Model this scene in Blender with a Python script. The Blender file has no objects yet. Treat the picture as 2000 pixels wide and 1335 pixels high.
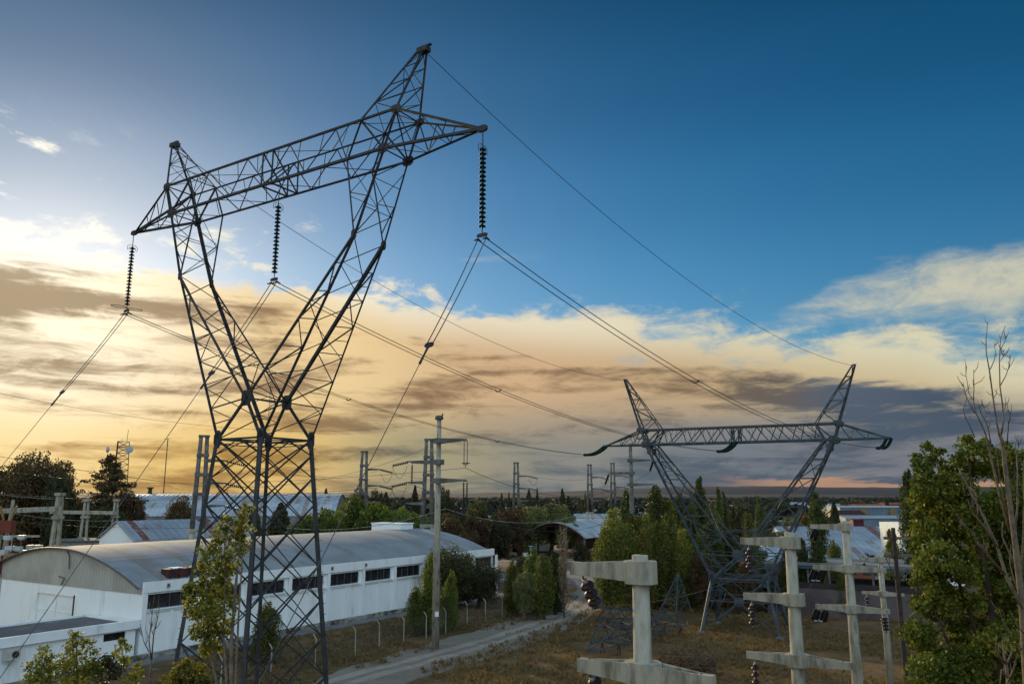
import bpy, math, random
import numpy as np
from mathutils import Vector, Matrix

# ------------------------------------------------------------------ camera, sky, sun, exposure
SC = bpy.context.scene
COL = SC.collection
FPX = 1555.0
PITCH = math.radians(10.9)
CAMZ = 13.0
cam_d = bpy.data.cameras.new('camera')
cam = bpy.data.objects.new('camera', cam_d)
COL.objects.link(cam)
cam.location = (0, 0, CAMZ)
cam.rotation_euler = (math.pi/2 + PITCH, 0, 0)
cam_d.sensor_width = 36.0
cam_d.lens = 36.0*FPX/2000.0
cam_d.clip_start = 0.1
cam_d.clip_end = 40000
SC.camera = cam
SC.view_settings.view_transform = 'Standard'
SC.view_settings.look = 'None'
SC.view_settings.exposure = 0.0
SC.view_settings.gamma = 1.0
SC.cycles.max_bounces = 6
SC.cycles.diffuse_bounces = 3
SC.cycles.transparent_max_bounces = 12
SC.cycles.use_denoising = True

SUN_AZ = math.radians(-31)     # from +Y towards +X
SUN_EL = math.radians(12)

def lin(c):
    if isinstance(c, str):
        c = tuple(int(c[i:i+2], 16) for i in (0, 2, 4))
    return tuple((v/255/12.92 if v/255 <= .04045 else ((v/255+.055)/1.055)**2.4) for v in c)

class N:
    """small helper for node trees"""
    def __init__(s, tree):
        s.t = tree; s.n = tree.nodes; s.l = tree.links
    def add(s, typ, **kw):
        nd = s.n.new(typ)
        for k, v in kw.items():
            setattr(nd, k, v)
        return nd
    def put(s, sock, v):
        if isinstance(v, bpy.types.NodeSocket): s.l.new(v, sock)
        else: sock.default_value = v
    def m(s, op, a, b=0.0, c=0.0, clamp=False):
        nd = s.add('ShaderNodeMath', operation=op); nd.use_clamp = clamp
        s.put(nd.inputs[0], a); s.put(nd.inputs[1], b)
        if op in ('MULTIPLY_ADD', 'SMOOTH_MIN'): s.put(nd.inputs[2], c)
        return nd.outputs[0]
    def ss(s, x, lo, hi, a=0.0, b=1.0):
        nd = s.add('ShaderNodeMapRange', interpolation_type='SMOOTHSTEP')
        s.put(nd.inputs[0], x); s.put(nd.inputs[1], lo); s.put(nd.inputs[2], hi); s.put(nd.inputs[3], a); s.put(nd.inputs[4], b)
        return nd.outputs[0]
    def ramp(s, x, stops, interp='EASE'):
        nd = s.add('ShaderNodeValToRGB'); cr = nd.color_ramp; cr.interpolation = interp
        while len(cr.elements) > 1: cr.elements.remove(cr.elements[-1])
        cr.elements[0].position = stops[0][0]; cr.elements[0].color = (*stops[0][1], 1)
        for p, c in stops[1:]:
            e = cr.elements.new(p); e.color = (*c, 1)
        s.put(nd.inputs[0], x)
        return nd.outputs[0]
    def mix(s, f, a, b, blend='MIX'):
        nd = s.add('ShaderNodeMix', data_type='RGBA', blend_type=blend)
        s.put(nd.inputs[0], f)
        for sock, v in ((nd.inputs[6], a), (nd.inputs[7], b)):
            if isinstance(v, tuple) and len(v) == 3: v = (*v, 1)
            s.put(sock, v)
        return nd.outputs[2]
    def noise(s, vec, scale, detail=4, rough=.55, dist=0.0):
        nd = s.add('ShaderNodeTexNoise')
        if vec is not None: s.put(nd.inputs['Vector'], vec)
        s.put(nd.inputs['Scale'], scale); s.put(nd.inputs['Detail'], detail)
        s.put(nd.inputs['Roughness'], rough); s.put(nd.inputs['Distortion'], dist)
        return nd.outputs[0]
    def comb(s, x, y, z):
        nd = s.add('ShaderNodeCombineXYZ')
        for i, v in enumerate((x, y, z)): s.put(nd.inputs[i], v)
        return nd.outputs[0]

def build_world():
    w = bpy.data.worlds.new('World'); SC.world = w; w.use_nodes = True
    t = w.node_tree; t.nodes.clear(); g = N(t)
    out = g.add('ShaderNodeOutputWorld')
    tc = g.add('ShaderNodeTexCoord')
    sky = g.add('ShaderNodeTexSky', sky_type='NISHITA')
    sky.sun_disc = False; sky.sun_elevation = SUN_EL; sky.sun_rotation = SUN_AZ
    sky.altitude = 300; sky.air_density = 1.0; sky.dust_density = 0.6; sky.ozone_density = 3.0
    hs = g.add('ShaderNodeHueSaturation'); hs.inputs['Saturation'].default_value = SKY_SAT
    hs.inputs['Hue'].default_value = SKY_HUE
    t.links.new(sky.outputs[0], hs.inputs['Color'])
    sep = g.add('ShaderNodeSeparateXYZ'); t.links.new(tc.outputs['Generated'], sep.inputs[0])
    x, y, z = sep.outputs
    D = 180/math.pi
    az = g.m('MULTIPLY', g.m('ARCTAN2', x, y), D)              # degrees, 0 = +Y, + to the right
    el = g.m('MULTIPLY', g.m('ARCSINE', z), D)
    # cloud sheet coordinates: a flat layer seen in perspective
    zz = g.m('ADD', g.m('MAXIMUM', z, 0.0), 0.075)
    px = g.m('DIVIDE', x, zz); py = g.m('DIVIDE', y, zz)
    flat = g.comb(px, g.m('MULTIPLY', py, .8), 3.1)
    dirv = g.comb(g.m('MULTIPLY', az, .035), g.m('MULTIPLY', el, .14), 7.7)
    n1 = g.noise(flat, 1.1, 8, .60, .25)
    n2 = g.noise(dirv, 1.6, 7, .58, .3)
    fl = g.comb(g.m('MULTIPLY', az, .035), g.m('MULTIPLY', el, .075), 2.2)
    n3 = g.noise(fl, 7.0, 9, .64, .35)
    nA = g.m('ADD', g.m('MULTIPLY', n1, .34), g.m('ADD', g.m('MULTIPLY', n2, .34), g.m('MULTIPLY', n3, .32)))
    # top edge of the cloud bank against azimuth
    a01 = g.m('MULTIPLY_ADD', az, 1/180.0, .5)                 # -90..90 -> 0..1
    def A(d): return d/180.0+.5
    def gray(v): return (v, v, v)
    etop = g.m('MULTIPLY', g.ramp(a01, [(A(-60), gray(.50)), (A(-33), gray(.385)), (A(-25), gray(.37)), (A(-16), gray(.34)), (A(-8), gray(.295)),
                                        (A(0), gray(.275)), (A(8), gray(.262)), (A(18), gray(.240)), (A(27), gray(.214)), (A(33), gray(.178)), (A(60), gray(.40))], 'LINEAR'), 50)
    edge = g.m('SUBTRACT', etop, el)
    soft = g.m('ADD', g.m('MULTIPLY', edge, .22), g.m('MULTIPLY', g.m('SUBTRACT', nA, .5), g.ss(az, -10.0, 8.0, 8.5, 5.0)))
    bank = g.ss(soft, -.18, .42)
    # wing at the right, rising outwards
    wc = g.m('SUBTRACT', el, g.m('MULTIPLY_ADD', g.m('SUBTRACT', az, 25.0), .08, 12.2))
    wd = g.m('SUBTRACT', g.ss(az, 15.0, 30.0, .6, 1.75), g.m('ABSOLUTE', wc))
    wa = g.ss(az, 13.0, 22.0)
    wing = g.m('MULTIPLY', g.ss(g.m('ADD', g.m('MULTIPLY', wd, .42), g.m('MULTIPLY', g.m('SUBTRACT', nA, .5), 4.5)), -.25, .9), g.m('MULTIPLY', wa, g.ss(n3, .30, .58, .55, 1.0)))
    wispn = g.noise(fl, 4.2, 8, .66, .9)
    wisp = g.m('MULTIPLY', g.ss(wispn, .54, .74), g.ss(edge, -5.5, -.5))
    wisp = g.m('MULTIPLY', wisp, g.ss(az, 4.0, -6.0))
    cover = g.m('MAXIMUM', bank, g.m('MAXIMUM', g.m('MULTIPLY', wing, .84), g.m('MULTIPLY', wisp, .8)))
    # cloud light and shade
    strv = g.comb(g.m('MULTIPLY', az, .022), g.m('MULTIPLY', el, .17), 1.3)
    s1 = g.noise(strv, 1.7, 6, .52, .8)
    s2 = g.noise(strv, 5.0, 6, .6, .6)
    s3 = g.noise(g.comb(g.m('MULTIPLY', az, .03), g.m('MULTIPLY', el, .11), 5.5), 8.0, 8, .68, 1.0)
    st = g.m('ADD', g.m('MULTIPLY', s1, .58), g.m('ADD', g.m('MULTIPLY', s2, .26), g.m('MULTIPLY', s3, .22)))
    # a heavier dark patch low on the right
    dpx = g.m('MULTIPLY', g.m('MULTIPLY', g.ss(az, 15.0, 23.0), g.ss(el, 2.5, 4.0)), g.ss(el, 8.5, 6.0))
    st = g.m('ADD', st, g.m('MULTIPLY', dpx, .05))
    topl = g.ss(edge, 5.0, 0.5)                                # thin upper rim is bright
    shade = g.ss(g.m('SUBTRACT', st, g.m('MULTIPLY', topl, .25)), .475, .60)
    hi_lit = g.ramp(a01, [(A(-60), lin('F6F2E6')), (A(-33), lin('FFFCF0')), (A(-18), lin('FBF3DE')), (A(0), lin('E8DCC0')), (A(20), lin('D9D2B4')), (A(33), lin('D6D0B2')), (A(70), lin('B8BCBC'))])
    hi_shd = g.ramp(a01, [(A(-60), lin('A08C70')), (A(-33), lin('B39C7C')), (A(-15), lin('B09878')), (A(0), lin('A8896A')), (A(14), lin('A08E74')), (A(24), lin('B0A88C')), (A(33), lin('A0A598')), (A(70), lin('7C8890'))])
    md_lit = g.ramp(a01, [(A(-60), lin('FFE9B0')), (A(-33), lin('FFE9BC')), (A(-14), lin('F0D29C')), (A(0), lin('D2B088')), (A(12), lin('C6AA82')), (A(22), lin('C8B48A')), (A(33), lin('CBBA92')), (A(70), lin('8A96A0'))])
    md_shd = g.ramp(a01, [(A(-60), lin('98804E')), (A(-33), lin('A08663')), (A(-15), lin('9A7C5C')), (A(0), lin('8A6E54')), (A(12), lin('7E6A54')), (A(18), lin('6A6058')), (A(23), lin('556070')), (A(33), lin('3A4A5C')), (A(70), lin('5A6874'))])
    lo_lit = g.ramp(a01, [(A(-60), lin('F0CC70')), (A(-33), lin('F8D27C')), (A(-18), lin('EEC878')), (A(-6), lin('A69C7C')), (A(4), lin('8C8A82')), (A(14), lin('767C82')), (A(24), lin('7A7C82')), (A(40), lin('7A8088')), (A(70), lin('8A96A0'))])
    lo_shd = g.ramp(a01, [(A(-60), lin('C09540')), (A(-33), lin('B98A42')), (A(-18), lin('AC8648')), (A(-6), lin('6F6E60')), (A(4), lin('5E686E')), (A(14), lin('55606C')), (A(24), lin('4C5A68')), (A(40), lin('4A5A6C')), (A(70), lin('5A6874'))])
    def mixsh(a, b): return g.mix(shade, a, b)
    lo = mixsh(lo_lit, lo_shd); md = mixsh(md_lit, md_shd); hi = mixsh(hi_lit, hi_shd)
    wob = g.m('ADD', el, g.m('MULTIPLY', g.m('SUBTRACT', s1, .5), 5.0))
    c = g.mix(g.ss(wob, 2.6, 7.6), lo, md)
    c = g.mix(g.m('MAXIMUM', g.ss(g.m('ADD', edge, g.ss(az, -22.0, -34.0, 0.0, -3.0)), 4.4, 1.0), g.m('MULTIPLY', wing, g.ss(el, 9.0, 11.0))), c, hi)
    # an orange clear strip low at the right under the cloud base
    strip = g.m('MULTIPLY', g.m('MULTIPLY', g.ss(az, 12.0, 20.0), g.ss(g.m('ADD', el, g.m('MULTIPLY', g.m('SUBTRACT', s2, .5), 3.5)), 1.35, .95)), g.ss(az, 60.0, 40.0))
    c = g.mix(g.m('MULTIPLY', strip, .85), c, lin('BE9270'))
    # glow of the hidden sun in thin cloud
    sd = Vector((math.sin(SUN_AZ)*math.cos(SUN_EL), math.cos(SUN_AZ)*math.cos(SUN_EL), math.sin(SUN_EL)))
    dp = g.add('ShaderNodeVectorMath', operation='DOT_PRODUCT')
    t.links.new(tc.outputs['Generated'], dp.inputs[0]); dp.inputs[1].default_value = sd
    ang = g.m('MULTIPLY', g.m('ARCCOSINE', dp.outputs['Value']), D)
    glow = g.m('MULTIPLY', g.ss(ang, 15.0, 1.0), g.m('SUBTRACT', 1.0, g.m('MULTIPLY', shade, .8)))
    c = g.mix(g.m('MULTIPLY', glow, .50), c, (1.5, 1.38, 1.12))
    # unseen sky behind the camera: bright cloud added as fill light, strongest high up
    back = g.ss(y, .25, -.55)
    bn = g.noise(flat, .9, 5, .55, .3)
    backc = g.mix(g.ss(bn, .42, .6), lin('6F93B4'), BACK_FILL_COL)
    lift = g.ramp(g.m('DIVIDE', el, 50.0), [(.16, gray(.70)), (.30, gray(.67)), (.42, gray(.61)), (.56, gray(.49)), (.72, gray(.37))], 'EASE')
    lift = g.m('MULTIPLY', g.m('MULTIPLY', lift, 2.0), g.ss(az, -36.0, -4.0, .84, 1.0))
    skyc = g.add('ShaderNodeVectorMath', operation='SCALE'); t.links.new(hs.outputs[0], skyc.inputs[0]); g.put(skyc.inputs['Scale'], lift)
    bg1 = g.add('ShaderNodeBackground'); t.links.new(skyc.outputs[0], bg1.inputs[0]); bg1.inputs[1].default_value = SKY_STR
    bg2 = g.add('ShaderNodeBackground'); g.put(bg2.inputs[0], c); bg2.inputs[1].default_value = CLOUD_STR
    bg3 = g.add('ShaderNodeBackground'); g.put(bg3.inputs[0], backc); bg3.inputs[1].default_value = BACK_FILL_STR
    mx = g.add('ShaderNodeMixShader'); g.put(mx.inputs[0], cover); t.links.new(bg1.outputs[0], mx.inputs[1]); t.links.new(bg2.outputs[0], mx.inputs[2])
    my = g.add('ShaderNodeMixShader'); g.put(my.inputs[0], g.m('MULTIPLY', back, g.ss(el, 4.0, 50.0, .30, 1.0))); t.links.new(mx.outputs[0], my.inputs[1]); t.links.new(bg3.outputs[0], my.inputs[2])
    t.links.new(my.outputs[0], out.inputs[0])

SKY_SAT, SKY_HUE, SKY_STR = 1.34, 0.494, 0.074
CLOUD_STR = 1.0
BACK_FILL_COL, BACK_FILL_STR = (.91, .99, 1.0), 2.6
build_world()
sun_d = bpy.data.lights.new('sun', 'SUN')
sun_d.energy = 4.6; sun_d.angle = math.radians(2); sun_d.color = (1.0, .74, .42)
sun = bpy.data.objects.new('sun', sun_d); COL.objects.link(sun)
sun.rotation_euler = Vector((math.sin(SUN_AZ)*math.cos(SUN_EL), math.cos(SUN_AZ)*math.cos(SUN_EL), math.sin(SUN_EL))).to_track_quat('Z', 'Y').to_euler()

# ------------------------------------------------------------------ helpers
def ray(px, py):
    u = (px-1000)/FPX; w = (667.5-py)/FPX
    c, s = math.cos(PITCH), math.sin(PITCH)
    return Vector((u, c-w*s, s+w*c))
def G(px, py, z=0.0):
    """ground position seen at a place of the photograph"""
    r = ray(px, py); k = (z-CAMZ)/r.z
    return Vector((r.x*k, r.y*k, z))
def at(px, py, Y):
    """position seen there at the distance Y"""
    r = ray(px, py); k = Y/r.y
    return Vector((r.x*k, Y, CAMZ+r.z*k))

def tag(o, label=None, cat=None, group=None, kind=None):
    if label: o['label'] = label
    if cat: o['category'] = cat
    if group: o['group'] = group
    if kind: o['kind'] = kind
    return o
def thing(name, label, cat, loc=(0, 0, 0), rz=0.0, group=None):
    o = bpy.data.objects.new(name, None); COL.objects.link(o)
    o.location = loc; o.rotation_euler = (0, 0, rz); o.empty_display_size = .5
    return tag(o, label, cat, group)
def copy_tree(o, parent=None):
    c = o.copy(); COL.objects.link(c)
    if parent is not None: c.parent = parent
    for ch in list(o.children): copy_tree(ch, c)
    return c

class MB:
    def __init__(s): s.v = []; s.f = []
    def add(s, vs, fs):
        k = len(s.v); s.v.extend([tuple(p) for p in vs]); s.f.extend([tuple(i+k for i in f) for f in fs])
        return s
    def box(s, c, d, rz=0.0):
        x, y, z = d[0]/2, d[1]/2, d[2]/2; cs, sn = math.cos(rz), math.sin(rz)
        vs = []
        for sx, sy, sz in ((-1,-1,-1),(1,-1,-1),(1,1,-1),(-1,1,-1),(-1,-1,1),(1,-1,1),(1,1,1),(-1,1,1)):
            a, b = sx*x, sy*y
            vs.append((c[0]+a*cs-b*sn, c[1]+a*sn+b*cs, c[2]+sz*z))
        return s.add(vs, [(3,2,1,0),(4,5,6,7),(0,1,5,4),(1,2,6,5),(2,3,7,6),(3,0,4,7)])
    def frame(s, p, q):
        d = (Vector(q)-Vector(p)); L = d.length
        d = d/max(L, 1e-9)
        up = Vector((0, 0, 1)) if abs(d.z) < .95 else Vector((0, 1, 0))
        a = d.cross(up).normalized(); b = a.cross(d).normalized()
        return Vector(p), Vector(q), a, b
    def sec(s, p, q, prof, prof2=None):
        p, q, a, b = s.frame(p, q); n = len(prof); prof2 = prof2 or prof
        vs = [p+a*x+b*y for x, y in prof]+[q+a*x+b*y for x, y in prof2]
        fs = [(i, (i+1) % n, n+(i+1) % n, n+i) for i in range(n)]+[tuple(range(n))[::-1], tuple(range(n, 2*n))]
        return s.add(vs, fs)
    def bar(s, p, q, w, flip=1):
        """rolled steel angle"""
        t = w*.16; h = w/2; f = flip
        return s.sec(p, q, [(-h*f, -h), (h*f, -h), (h*f, -h+t), ((-h+t)*f, -h+t), ((-h+t)*f, h), (-h*f, h)])
    def rod(s, p, q, r, n=6, r2=None):
        r2 = r if r2 is None else r2
        c = [(math.cos(6.28318*i/n), math.sin(6.28318*i/n)) for i in range(n)]
        return s.sec(p, q, [(r*x, r*y) for x, y in c], [(r2*x, r2*y) for x, y in c])
    def tube(s, pts, r, n=6, closed=False):
        pts = [Vector(p) for p in pts]; k = len(s.v); m = len(pts)
        rs = r if isinstance(r, (list, tuple)) else [r]*m
        prev = None
        for i, p in enumerate(pts):
            if closed: d = pts[(i+1) % m]-pts[i-1]
            else: d = pts[min(i+1, m-1)]-pts[max(i-1, 0)]
            d.normalize()
            if prev is None:
                up = Vector((0, 0, 1)) if abs(d.z) < .9 else Vector((0, 1, 0)); a = d.cross(up).normalized()
            else: a = (prev-d*prev.dot(d)).normalized()
            prev = a; b = a.cross(d)
            for j in range(n):
                t = 6.28318*j/n; q = p+a*(rs[i]*math.cos(t))+b*(rs[i]*math.sin(t)); s.v.append(tuple(q))
        for i in range(m-1+(1 if closed else 0)):
            i2 = (i+1) % m
            for j in range(n): s.f.append((k+i*n+j, k+i*n+(j+1) % n, k+i2*n+(j+1) % n, k+i2*n+j))
        if not closed:
            s.f.append(tuple(k+j for j in range(n))[::-1]); s.f.append(tuple(k+(m-1)*n+j for j in range(n)))
        return s
    def lathe(s, prof, base=(0, 0, 0), axis=(0, 0, 1), n=14):
        """prof: list of (radius, distance along the axis)"""
        ax = Vector(axis).normalized(); up = Vector((1, 0, 0)) if abs(ax.x) < .8 else Vector((0, 1, 0))
        a = ax.cross(up).normalized(); b = ax.cross(a); k = len(s.v); B = Vector(base)
        for r, h in prof:
            for j in range(n):
                t = 6.28318*j/n; s.v.append(tuple(B+ax*h+a*(r*math.cos(t))+b*(r*math.sin(t))))
        for i in range(len(prof)-1):
            for j in range(n): s.f.append((k+i*n+j, k+i*n+(j+1) % n, k+(i+1)*n+(j+1) % n, k+(i+1)*n+j))
        s.f.append(tuple(k+j for j in range(n))[::-1]); s.f.append(tuple(k+(len(prof)-1)*n+j for j in range(n)))
        return s
    def prism(s, poly, z0, z1):
        n = len(poly)
        return s.add([(x, y, z0) for x, y in poly]+[(x, y, z1) for x, y in poly],
                     [(i, (i+1) % n, n+(i+1) % n, n+i) for i in range(n)]+[tuple(range(n))[::-1], tuple(range(n, 2*n))])
    def plate(s, p, a, b, sa, sb, th=.02):
        """rectangular plate centred at p spanned by the directions a and b"""
        p = Vector(p); a = Vector(a).normalized(); b = Vector(b); b = (b-a*b.dot(a)).normalized(); c = a.cross(b)
        vs = []
        for k in (-1, 1):
            for x, y in ((-1,-.55),(-.55,-1),(.55,-1),(1,-.55),(1,.55),(.55,1),(-.55,1),(-1,.55)):
                vs.append(p+a*(x*sa/2)+b*(y*sb/2)+c*(k*th/2))
        return s.add(vs, [tuple(range(8))[::-1], tuple(range(8, 16))]+[(i, (i+1) % 8, 8+(i+1) % 8, 8+i) for i in range(8)])
    def build(s, name, m, parent=None, loc=None, smooth=False):
        o0 = Vector(loc) if loc is not None else (Vector(parent.location) if parent is not None and parent.parent is None else Vector((0, 0, 0)))
        if parent is not None and parent.parent is not None:
            o0 = Vector(parent.parent.location)+Vector(parent.location)
        me = bpy.data.meshes.new(name)
        me.from_pydata([(v[0]-o0.x, v[1]-o0.y, v[2]-o0.z) for v in s.v], [], s.f)
        me.materials.append(m)
        if smooth: me.shade_smooth()
        me.update()
        o = bpy.data.objects.new(name, me); COL.objects.link(o)
        if parent is not None: o.parent = parent
        elif loc is not None: o.location = loc
        return o

MATS = {}
def mat(name, col, col2=None, rough=.8, scale=3.0, bump=0.0, metal=0.0, detail=5, lo=.35, hi=.65, spec=.3, streak=None, bscale=None):
    """plain coloured stuff with blotches of a second colour"""
    if name in MATS: return MATS[name]
    m = bpy.data.materials.new(name); m.use_nodes = True; t = m.node_tree; t.nodes.clear(); g = N(t)
    out = g.add('ShaderNodeOutputMaterial'); bs = g.add('ShaderNodeBsdfPrincipled')
    tc = g.add('ShaderNodeTexCoord'); vec = tc.outputs['Object']
    if streak:
        mp = g.add('ShaderNodeMapping'); t.links.new(vec, mp.inputs[0]); mp.inputs['Scale'].default_value = streak; vec = mp.outputs[0]
    n = g.noise(vec, scale, detail, .62)
    c = g.mix(g.ss(n, lo, hi), tuple(col), tuple(col2 if col2 else [v*.75 for v in col]))
    g.put(bs.inputs['Base Color'], c); bs.inputs['Roughness'].default_value = rough
    bs.inputs['Metallic'].default_value = metal; bs.inputs['Specular IOR Level'].default_value = spec
    if bump:
        bp = g.add('ShaderNodeBump'); bp.inputs['Strength'].default_value = bump; bp.inputs['Distance'].default_value = .03
        g.put(bp.inputs['Height'], g.noise(vec, bscale or scale*6, 4, .6)); t.links.new(bp.outputs[0], bs.inputs['Normal'])
    t.links.new(bs.outputs[0], out.inputs[0])
    MATS[name] = m
    return m

LEAF_GAIN = 1.35
def leaf_mat(name, cols, rough=.55, trans=.25, clump=.35):
    m = bpy.data.materials.new(name); m.use_nodes = True; t = m.node_tree; t.nodes.clear(); g = N(t)
    out = g.add('ShaderNodeOutputMaterial'); bs = g.add('ShaderNodeBsdfPrincipled')
    geo = g.add('ShaderNodeNewGeometry'); oi = g.add('ShaderNodeObjectInfo')
    tc = g.add('ShaderNodeTexCoord')
    n = g.noise(tc.outputs['Object'], clump, 3, .6)
    f = g.m('ADD', g.m('MULTIPLY', geo.outputs['Random Per Island'], .55), g.m('MULTIPLY', g.ss(n, .3, .7), .45))
    k = len(cols)
    c = g.ramp(f, [(i/(k-1), tuple(v*LEAF_GAIN for v in cols[i])) for i in range(k)], 'LINEAR')
    hs = g.add('ShaderNodeHueSaturation'); g.put(hs.inputs['Color'], c)
    g.put(hs.inputs['Value'], g.m('MULTIPLY_ADD', oi.outputs['Random'], .5, .75))
    g.put(hs.inputs['Hue'], g.m('MULTIPLY_ADD', oi.outputs['Random'], .03, .485))
    g.put(bs.inputs['Base Color'], hs.outputs[0]); bs.inputs['Roughness'].default_value = rough
    bs.inputs['Specular IOR Level'].default_value = .22
    tr = g.add('ShaderNodeBsdfTranslucent'); g.put(tr.inputs[0], g.mix(1.0, hs.outputs[0], (1.6, 1.7, .7), 'MULTIPLY'))
    mx = g.add('ShaderNodeMixShader'); mx.inputs[0].default_value = trans
    t.links.new(bs.outputs[0], mx.inputs[1]); t.links.new(tr.outputs[0], mx.inputs[2]); t.links.new(mx.outputs[0], out.inputs[0])
    MATS[name] = m
    return m

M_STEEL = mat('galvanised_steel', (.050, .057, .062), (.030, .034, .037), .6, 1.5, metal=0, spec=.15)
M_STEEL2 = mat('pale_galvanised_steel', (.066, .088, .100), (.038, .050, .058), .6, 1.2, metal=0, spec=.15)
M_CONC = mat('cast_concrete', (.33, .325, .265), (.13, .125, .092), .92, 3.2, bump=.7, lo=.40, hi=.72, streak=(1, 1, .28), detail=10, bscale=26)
M_CONCD = mat('weathered_backlit_concrete', (.15, .155, .145), (.08, .083, .077), .9, 1.2, bump=.2)
M_WHITE = mat('white_render', (.76, .84, .85), (.62, .69, .70), .85, .55, bump=.12, lo=.5, hi=.8, bscale=20)
M_WIRE = mat('aluminium_wire', (.09, .09, .09), (.06, .06, .06), .5, metal=.4)
M_DARK = mat('dark_fitting', (.03, .03, .032), (.02, .02, .022), .5)
M_GLASSG = mat('green_toughened_glass', (.004, .034, .027), (.002, .018, .015), .5, spec=.12)
M_PORC = mat('brown_glazed_porcelain', (.030, .013, .016), (.018, .009, .012), .5, spec=.25)
M_BLACKP = mat('black_porcelain', (.008, .008, .011), (.014, .014, .018), .4, spec=.3)
M_BARK = mat('grey_bark', (.17, .135, .10), (.09, .075, .06), .95, 4, bump=.4)
M_BARKD = mat('dark_bark', (.075, .055, .04), (.04, .03, .025), .95, 4, bump=.3)
M_BARE = mat('dry_grey_branch', (.15, .12, .085), (.08, .065, .05), .9, 6, bump=.3)
M_WOOD = mat('old_wood_pole', (.045, .035, .03), (.025, .02, .018), .9, 5)
# ------------------------------------------------------------------ ground, road, paths, hills
def ground_mat():
    m = bpy.data.materials.new('dry_grass_ground'); m.use_nodes = True; t = m.node_tree; t.nodes.clear(); g = N(t)
    out = g.add('ShaderNodeOutputMaterial'); bs = g.add('ShaderNodeBsdfPrincipled'); tc = g.add('ShaderNodeTexCoord'); v = tc.outputs['Object']
    a = g.noise(v, .07, 5, .6); b = g.noise(v, .35, 6, .65, .5); c = g.noise(v, 3.0, 5, .7)
    col = g.mix(g.ss(a, .38, .62), (.095, .064, .028), (.22, .13, .07))
    col = g.mix(g.ss(b, .45, .62), col, (.082, .068, .026))
    col = g.mix(g.ss(b, .56, .72), col, (.22, .165, .13))
    col = g.mix(g.m('MULTIPLY', g.ss(c, .35, .7), .5), col, (.05, .038, .018))
    g.put(bs.inputs['Base Color'], col); bs.inputs['Roughness'].default_value = .95; bs.inputs['Specular IOR Level'].default_value = .1
    bp = g.add('ShaderNodeBump'); bp.inputs['Strength'].default_value = .6; bp.inputs['Distance'].default_value = .15
    g.put(bp.inputs['Height'], g.m('ADD', c, b)); t.links.new(bp.outputs[0], bs.inputs['Normal'])
    t.links.new(bs.outputs[0], out.inputs[0]); return m
gd = MB()
R0 = 9000
gd.add([(-R0, -400, 0), (R0, -400, 0), (R0, R0, 0), (-R0, R0, 0)], [(0, 1, 2, 3)])
tag(gd.build('ground', ground_mat()), kind='structure')

def sheet(name, pts_l, pts_r, m, z, rng=None, jag=0.0, kind='structure'):
    """strip between two edges given as ground points; edges resampled and roughened"""
    def res(P, n=60):
        P = [Vector(p) for p in P]; seg = [(P[i+1]-P[i]).length for i in range(len(P)-1)]; T = sum(seg); o = []
        def cr(i, t):
            p0, p1, p2, p3 = P[max(i-1, 0)], P[i], P[i+1], P[min(i+2, len(P)-1)]
            return .5*((2*p1)+(p2-p0)*t+(2*p0-5*p1+4*p2-p3)*t*t+(3*p1-p0-3*p2+p3)*t**3)
        for k in range(n+1):
            d = T*k/n; i = 0
            while i < len(seg)-1 and d > seg[i]: d -= seg[i]; i += 1
            o.append(cr(i, min(1, d/max(seg[i], 1e-6))))
        return o
    L, R = res(pts_l), res(pts_r); r = random.Random(5)
    b = MB(); n = len(L)
    for P in (L, R):
        for p in P:
            if jag: p.x += r.uniform(-jag, jag); p.y += r.uniform(-jag, jag)
    K = 5
    vs = []
    for i in range(n):
        for j in range(K+1):
            q = L[i].lerp(R[i], j/K); vs.append((q.x, q.y, z))
    b.add(vs, [(i*(K+1)+j, i*(K+1)+j+1, (i+1)*(K+1)+j+1, (i+1)*(K+1)+j) for i in range(n-1) for j in range(K)])
    return tag(b.build(name, m), kind=kind)

def gravel_mat(name, c1, c2, c3):
    m = bpy.data.materials.new(name); m.use_nodes = True; t = m.node_tree; t.nodes.clear(); g = N(t)
    out = g.add('ShaderNodeOutputMaterial'); bs = g.add('ShaderNodeBsdfPrincipled'); tc = g.add('ShaderNodeTexCoord'); v = tc.outputs['Object']
    mp = g.add('ShaderNodeMapping'); t.links.new(v, mp.inputs[0]); mp.inputs['Rotation'].default_value = (0, 0, math.radians(-48)); mp.inputs['Scale'].default_value = (.3, 1, 1)
    a = g.noise(mp.outputs[0], .45, 6, .7, 1.2); b = g.noise(v, 1.1, 7, .72, .6); c = g.noise(v, 14, 3, .7)
    col = g.mix(g.ss(a, .38, .6), c1, c2)
    col = g.mix(g.ss(b, .5, .72), col, c3)
    col = g.mix(g.m('MULTIPLY', g.ss(c, .4, .7), .5), col, tuple(x*.55 for x in c1))
    g.put(bs.inputs['Base Color'], col); bs.inputs['Roughness'].default_value = .95
    bp = g.add('ShaderNodeBump'); bp.inputs['Strength'].default_value = .5; bp.inputs['Distance'].default_value = .06
    g.put(bp.inputs['Height'], g.m('ADD', b, c)); t.links.new(bp.outputs[0], bs.inputs['Normal'])
    t.links.new(bs.outputs[0], out.inputs[0]); return m
M_GRAV = gravel_mat('grey_gravel', (.175, .15, .12), (.22, .195, .16), (.12, .092, .058))
M_DIRT = gravel_mat('brown_dirt', (.13, .095, .075), (.17, .13, .105), (.09, .07, .045))
M_ASPH = gravel_mat('old_asphalt', (.12, .125, .13), (.15, .155, .16), (.09, .09, .09))
sheet('dirt_yard', [G(960, 1100), G(1000, 1078), G(1060, 1062)], [G(1190, 1160), G(1260, 1100), G(1300, 1062)], M_DIRT, .004)
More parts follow.
